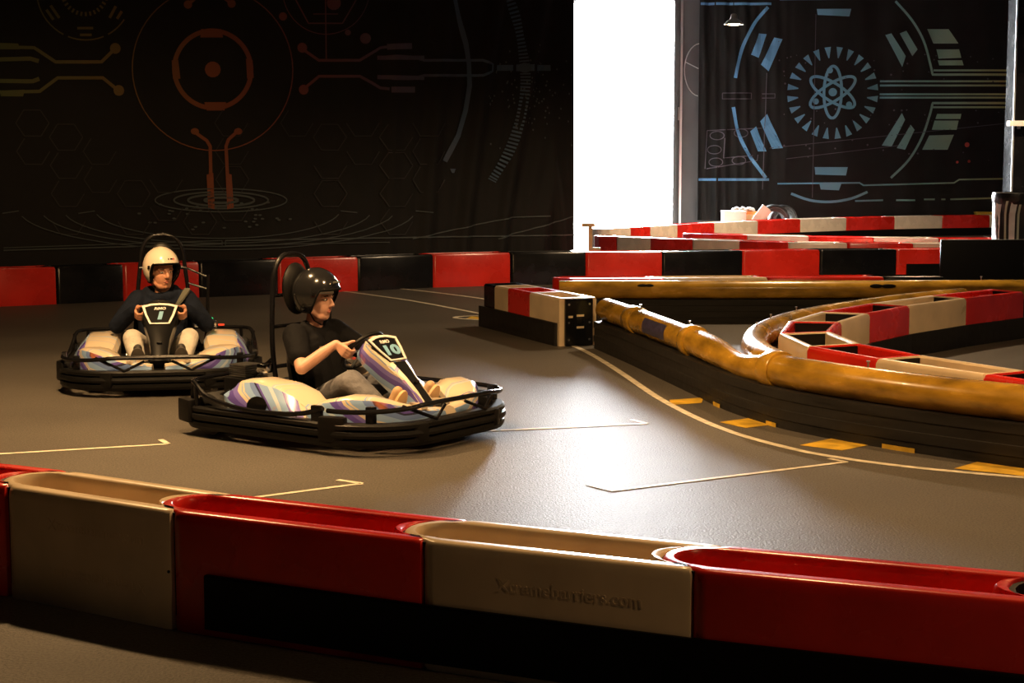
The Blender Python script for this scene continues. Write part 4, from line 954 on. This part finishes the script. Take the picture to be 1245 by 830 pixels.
# ================================================================== DRIVERS
def remeshed(mb, name, voxel, smooth_it=4, fac=.5):
    me = mb.mesh(name); o = bpy.data.objects.new(name, me); COL.objects.link(o)
    r = o.modifiers.new('r', 'REMESH'); r.mode = 'VOXEL'; r.voxel_size = voxel; r.use_smooth_shade = True
    s = o.modifiers.new('s', 'SMOOTH'); s.factor = fac; s.iterations = smooth_it
    dg = bpy.context.evaluated_depsgraph_get(); out = bpy.data.meshes.new_from_object(o.evaluated_get(dg))
    bpy.data.objects.remove(o); bpy.data.meshes.remove(me); out.name = name
    return out
def make_driver(loc, rz, who, head_yaw, head_pitch, label):
    D = empty('person', (loc[0], loc[1], 0), rz); hood = who == 'hoodie'
    skin = 'skin' if hood else 'skin_pale'
    SH = [V(-0.270, s*.185, .615) for s in (1, -1)]
    EL = [V(-.07, s*.345, .435) if hood else V(-.06, s*.35, .44) for s in (1, -1)]
    RIM = [WC+V(0, s*WR, 0)+WT*.02 for s in (1, -1)]
    WRI = [RIM[i]+V(0, s*.022, 0)-WNF*.088-WT*.022 for i, s in enumerate((1, -1))]
    HIP = [V(-0.110, s*.10, .185) for s in (1, -1)]; KN = [V(.235, s*.215, .365) for s in (1, -1)]; AN = [V(.46, s*.16, .185) for s in (1, -1)]
    HS = 1.12; HC = V(-.245, 0, .845); HM = Matrix.Rotation(head_yaw, 3, 'Z') @ Matrix.Rotation(head_pitch, 3, 'Y')
    def hd(a, b, c): return HC+HM @ V(a, b, c)
    # ---- body: one continuous surface
    m = MB()
    m.ball((-0.180, 0, .20), (.12, .15, .11)); m.capsule((-0.200, -.05, .26), .11, (-0.270, -.07, .52), .115); m.capsule((-0.200, .05, .26), .11, (-0.270, .07, .52), .115)
    m.capsule((-0.280, -.13, .595), .07, (-0.280, .13, .595), .07); m.capsule((-0.285, 0, .60), .062, (-0.255, 0, .80), .052)
    for i in (0, 1):
        s = 1 if i == 0 else -1
        m.capsule(SH[i], .056, EL[i], .041); m.capsule(EL[i], .041, WRI[i].lerp(EL[i], .35), .037); m.capsule(WRI[i].lerp(EL[i], .35), .037, WRI[i], .025)
        m.capsule(HIP[i], .082, KN[i], .054); m.capsule(KN[i], .052, KN[i].lerp(AN[i], .35), .053); m.capsule(KN[i].lerp(AN[i], .35), .053, AN[i], .036)
        m.capsule(AN[i], .035, AN[i]+V(.07, 0, .07), .03)
        # hand closed round the rim
        P = RIM[i]; o = V(0, s, 0); n = WNF; t = WT
        for f, (ofs, ln) in enumerate(((.030, .95), (.010, 1.06), (-.010, 1.0), (-.029, .82))):
            kn = P+t*ofs+o*.034+n*.006; a = P+t*ofs*1.02+o*.020*ln+n*.034*ln; b = P+t*ofs-o*.012*ln+n*.032; c = P+t*ofs-o*.025*ln+n*.006
            m.capsule(WRI[i]+t*ofs*.35, .0165, kn, .0125, 10); m.capsule(kn, .0108, a, .0098, 10); m.capsule(a, .0098, b, .009, 10); m.capsule(b, .009, c, .0078, 10)
        th0 = WRI[i]+n*.030+t*.018+o*.002; th1 = P+t*.046+o*.018-n*.020; th2 = P+t*.062+o*.002-n*.018; th3 = P+t*.074-o*.014-n*.010
        m.capsule(th0, .015, th1, .0125, 10); m.capsule(th1, .012, th2, .0105, 10); m.capsule(th2, .0105, th3, .0088, 10)
    # head with face
    k_head = len(m.v)
    m.ball(hd(-.012, 0, .035), (.096, .078, .098), HM, 24, 16); m.ball(hd(.025, 0, -.035), (.068, .062, .085), HM, 24, 16)
    m.capsule(hd(.045, -.018, -.095), .030, hd(.045, .018, -.095), .030); m.ball(hd(.060, 0, -.100), .020)
    for s in (-1, 1):
        m.ball(hd(.046, s*.035, -.030), (.028, .024, .030), HM); m.capsule(hd(.0, s*.055, -.07), .022, hd(.045, s*.028, -.10), .022)
        m.ball(hd(-.01, s*.076, -.015), (.018, .010, .03), HM)
        m.capsule(hd(.080, s*.012, .022), .0105, hd(.068, s*.048, .020), .010)
    m.capsule(hd(.085, 0, .012), .0085, hd(.107, 0, -.027), .0125); m.ball(hd(.098, .011, -.032), .0085); m.ball(hd(.098, -.011, -.032), .0085)
    m.capsule(hd(.074, -.016, -.060), .013, hd(.074, .016, -.060), .013); m.capsule(hd(.070, -.014, -.078), .013, hd(.070, .014, -.078), .013)
    m.v = m.v[:k_head]+[tuple(HC+(Vector(p)-HC)*HS) for p in m.v[k_head:]]
    body = link('body', remeshed(m, 'body', .0046, 5), skin, D, True, 180)
    for s in (-1, 1):
        e = MB().ball(hd(.073, s*.030, .003), (.011, .014, .0085), HM).build('eye', 'eye_white', body)
        MB().ball(hd(.0815, s*.030, .003), (.0038, .0062, .0062), HM).build('iris', 'iris', e)
        MB().tube([hd(.083, s*.014, .020), hd(.088, s*.030, .0265), hd(.074, s*.050, .021)], [.003, .0045, .0025], 8).build('eyebrow', 'brow', body)
        MB().tube([hd(.080, s*.018, .006), hd(.0835, s*.030, .0125), hd(.074, s*.044, .007)], [.002, .003, .002], 6).build('eyelid', skin, body)
    MB().tube([hd(.084, -.021, -.064), hd(.0905, -.006, -.0595), hd(.0905, .006, -.0595), hd(.084, .021, -.064)], [.002, .0045, .0045, .002], 8).build('upper_lip', 'lip', body)
    MB().tube([hd(.083, -.019, -.066), hd(.088, 0, -.0715), hd(.083, .019, -.066)], [.002, .0055, .002], 8).build('lower_lip', 'lip', body)
    HX = lambda q: Matrix.Translation(HC) @ Matrix.Scale(q, 4) @ Matrix.Translation(-HC)
    for c in body.children: c.matrix_local = HX(HS)
    # ---- clothes
    g = .016; m = MB()
    m.ball((-0.180, 0, .22), (.14, .165, .12)); m.capsule((-0.190, -.055, .27), .125, (-0.270, -.075, .52), .132); m.capsule((-0.190, .055, .27), .125, (-0.270, .075, .52), .132)
    m.capsule((-0.280, -.13, .595), .088, (-0.280, .13, .595), .088)
    for i in (0, 1):
        if hood:
            m.capsule(SH[i], .088, EL[i], .066); m.capsule(EL[i], .066, WRI[i].lerp(EL[i], .12), .042); m.capsule(WRI[i].lerp(EL[i], .16), .046, WRI[i].lerp(EL[i], .05), .038)
        else:
            e = SH[i].lerp(EL[i], .66); m.capsule(SH[i], .084, e, .072)
    if hood:
        for k in range(14):   # hood bunched round the neck
            a = 2*PI*k/14; m.ball((-.29-.085*math.cos(a)*.9, .115*math.sin(a), .668+.03*math.cos(a)+.006*math.sin(3*a)), (.044, .046, .046))
    else:
        m.capsule((-0.300, -.05, .655), .05, (-0.300, .05, .655), .05)
    top = link('hoodie' if hood else 't_shirt', remeshed(m, 'top', .0085, 6), 'hoodie' if hood else 'tshirt', D, True, 180)
    if hood:
        st = [V(-0.230, .20, .70), V(-0.155, .13, .60), V(-0.125, .02, .47), V(-0.080, -.10, .34)]
        MB().sweep([(-.028, -.006), (-.028, .012), (.028, .012), (.028, -.006)], smooth_path([p+V(.012, 0, .0) for p in st], 5)).build('shoulder_strap', 'strap', top)
    else:
        MB().box((-0.135, -.05, .54), (.006, .10, .018), Matrix.Rotation(-.15, 3, 'Y'), bevel=.002).build('chest_print', 'strap', top)
    m = MB(); m.ball((-0.150, 0, .195), (.15, .172, .115))
    for i in (0, 1): m.capsule(HIP[i], .108, KN[i], .075); m.capsule(KN[i], .074, KN[i].lerp(AN[i], .5), .069); m.capsule(KN[i].lerp(AN[i], .5), .069, AN[i]+V(-.02, 0, .02), .054)
    link('trousers', remeshed(m, 'trousers', .0085, 6), 'pants_grey' if hood else 'jeans', D, True, 180)
    for i in (0, 1):
        m = MB(); a = AN[i]+V(.02, 0, -.035); up = V(.42, 0, .90).normalized(); fw = V(.90, 0, -.42).normalized()
        m.capsule(a, .046, a+up*.09, .043); m.capsule(a+up*.09, .043, a+up*.19, .034); m.capsule(AN[i], .044, AN[i]+V(-.03, 0, .03), .042)
        sh = link('shoe', remeshed(m, 'shoe', .006, 4), 'shoe_dark' if hood else 'shoe_tan', D, True, 180)
        ring = []
        for off, sc in ((.036, 1.0), (.052, 1.0), (.056, .92)):
            ring.append([a+up*(.078+.145*sc*math.cos(q))+fw*off+V(0, (.058+.006*math.cos(q))*sc*math.sin(q), 0) for q in [2*PI*k/24 for k in range(24)]])
        MB().loft(ring).build('sole', 'shoe_sole_dark' if hood else 'sole_tan', sh)
    # ---- open-face helmet
    hm = 'helmet_white' if hood else 'helmet_black'
    def low(phi):
        a = abs(math.degrees(phi)); f0, f1 = (52, 78) if hood else (50, 80)
        if a < f0: e = 12+3*math.cos(math.radians(a*1.6))
        elif a > f1: e = -46+10*max(0, (a-120)/60)
        else:
            q = (a-f0)/(f1-f0); q = q*q*(3-2*q); e = 13.5*(1-q)-46*q
        return math.radians(e)
    def shell(name, scale, mm, parent, lo_off=0.0, thick=.0):
        nu, nv = 72, 20; vs = []; C = V(-.008, 0, .028); R = V(.137, .119, .139)*scale
        for lay in ((0,) if not thick else (0, thick)):
            r = R-V(lay, lay, lay)
            for i in range(nu):
                phi = -PI+2*PI*i/nu; l0 = low(phi)+lo_off
                for j in range(nv+1):
                    e = l0+(PI/2*.995-l0)*j/nv; flare = 1.0
                    vs.append(hd(C.x+r.x*math.cos(e)*math.cos(phi)*flare, r.y*math.cos(e)*math.sin(phi), C.z+r.z*math.sin(e)))
        g_ = nv+1; N = nu*g_; fs = []
        for i in range(nu):
            i2 = (i+1) % nu
            for j in range(nv):
                fs.append((i*g_+j, i2*g_+j, i2*g_+j+1, i*g_+j+1))
                if thick: fs.append((N+i*g_+j, N+i*g_+j+1, N+i2*g_+j+1, N+i2*g_+j))
            if thick: fs.append((i*g_, N+i*g_, N+i2*g_, i2*g_))
        fs.append(tuple(i*g_+nv for i in range(nu)))
        if thick: fs.append(tuple(N+i*g_+nv for i in range(nu))[::-1])
        mb = MB(); mb.add(vs, fs); return mb.build(name, mm, parent, angle=50)
    H = shell('helmet', 1.0, hm, D, 0, .007)
    shell('helmet_lining', .945, 'lining', H, -.05, .016)
    rim = []
    for i in range(96):
        phi = -PI+2*PI*i/96; e = low(phi); rim.append(hd(-.008+.1365*math.cos(e)*math.cos(phi), .1185*math.cos(e)*math.sin(phi), .028+.1385*math.sin(e)))
    MB().tube(rim, .0058, 8, closed=True).build('helmet_trim', 'lining', H)
    for s in (-1, 1):
        MB().box(hd(.045, s*.112, .035), (.018, .008, .024), HM @ Matrix.Rotation(-.3*s, 3, 'Z'), bevel=.003).build('helmet_snap', 'lining', H)
        MB().sweep([(-.009, -.002), (-.009, .002), (.009, .002), (.009, -.002)], [hd(.0, s*.088, -.055), hd(.03, s*.060, -.115), hd(.045, s*.012, -.140)]).build('chin_strap', 'lining', H)
    if hood:
        # small printed mark on the brow
        def surf(az, el, k=1.004): a, e = math.radians(az), math.radians(el); return hd(-.008+.137*k*math.cos(e)*math.cos(a), .119*k*math.sin(a)*math.cos(e), .028+.139*k*math.sin(e))
        for a0, a1, mm in ((-2, 2, 'lining'), (6, 17, 'lining'), (18, 26, 'logo_red')):
            mb = MB(); q = [[surf(a0+(a1-a0)*k/4, e, kk) for e, kk in ((26.5, 1.003), (31, 1.003), (31, .998), (26.5, .998))] for k in range(5)]; mb.loft(q); mb.build('helmet_print', mm, H)
    else:
        MB().box(hd(.128, -.02, .105), (.012, .06, .01), HM @ Matrix.Rotation(-.5, 3, 'Y'), bevel=.003).build('helmet_print', 'strap', H)
        m = MB(); rr = []
        for k, e0 in enumerate((.25, .42)): pass
        band = []
        for sc in (1.0, .95):
            for el in (-16, 16):
                band.append([hd(-.012+.104*sc*math.cos(math.radians(a))*math.cos(math.radians(el*.3+22)), .090*sc*math.sin(math.radians(a)), .052+.0011*el) for a in range(-80, 81, 10)])
        m = MB(); k = len(band[0]); m.add([p for r in (band[0], band[1], band[3], band[2]) for p in r], [(r*k+j, r*k+j+1, ((r+1) % 4)*k+j+1, ((r+1) % 4)*k+j) for r in range(4) for j in range(k-1)])
        m.build('head_sock', 'sock_cloth', H)
    H.matrix_local = HX(1.19)
    tag(D, label, 'person', 'kart drivers'); return D
make_driver((-2.75, 12.85), math.radians(-80), 'hoodie', math.radians(26), math.radians(3), 'driver in a white open helmet, dark hoodie and pale trousers')
make_driver((-1.06, 10.45), math.radians(-36), 'tshirt', math.radians(10), math.radians(5), 'driver in a black open helmet, dark T-shirt and grey jeans')
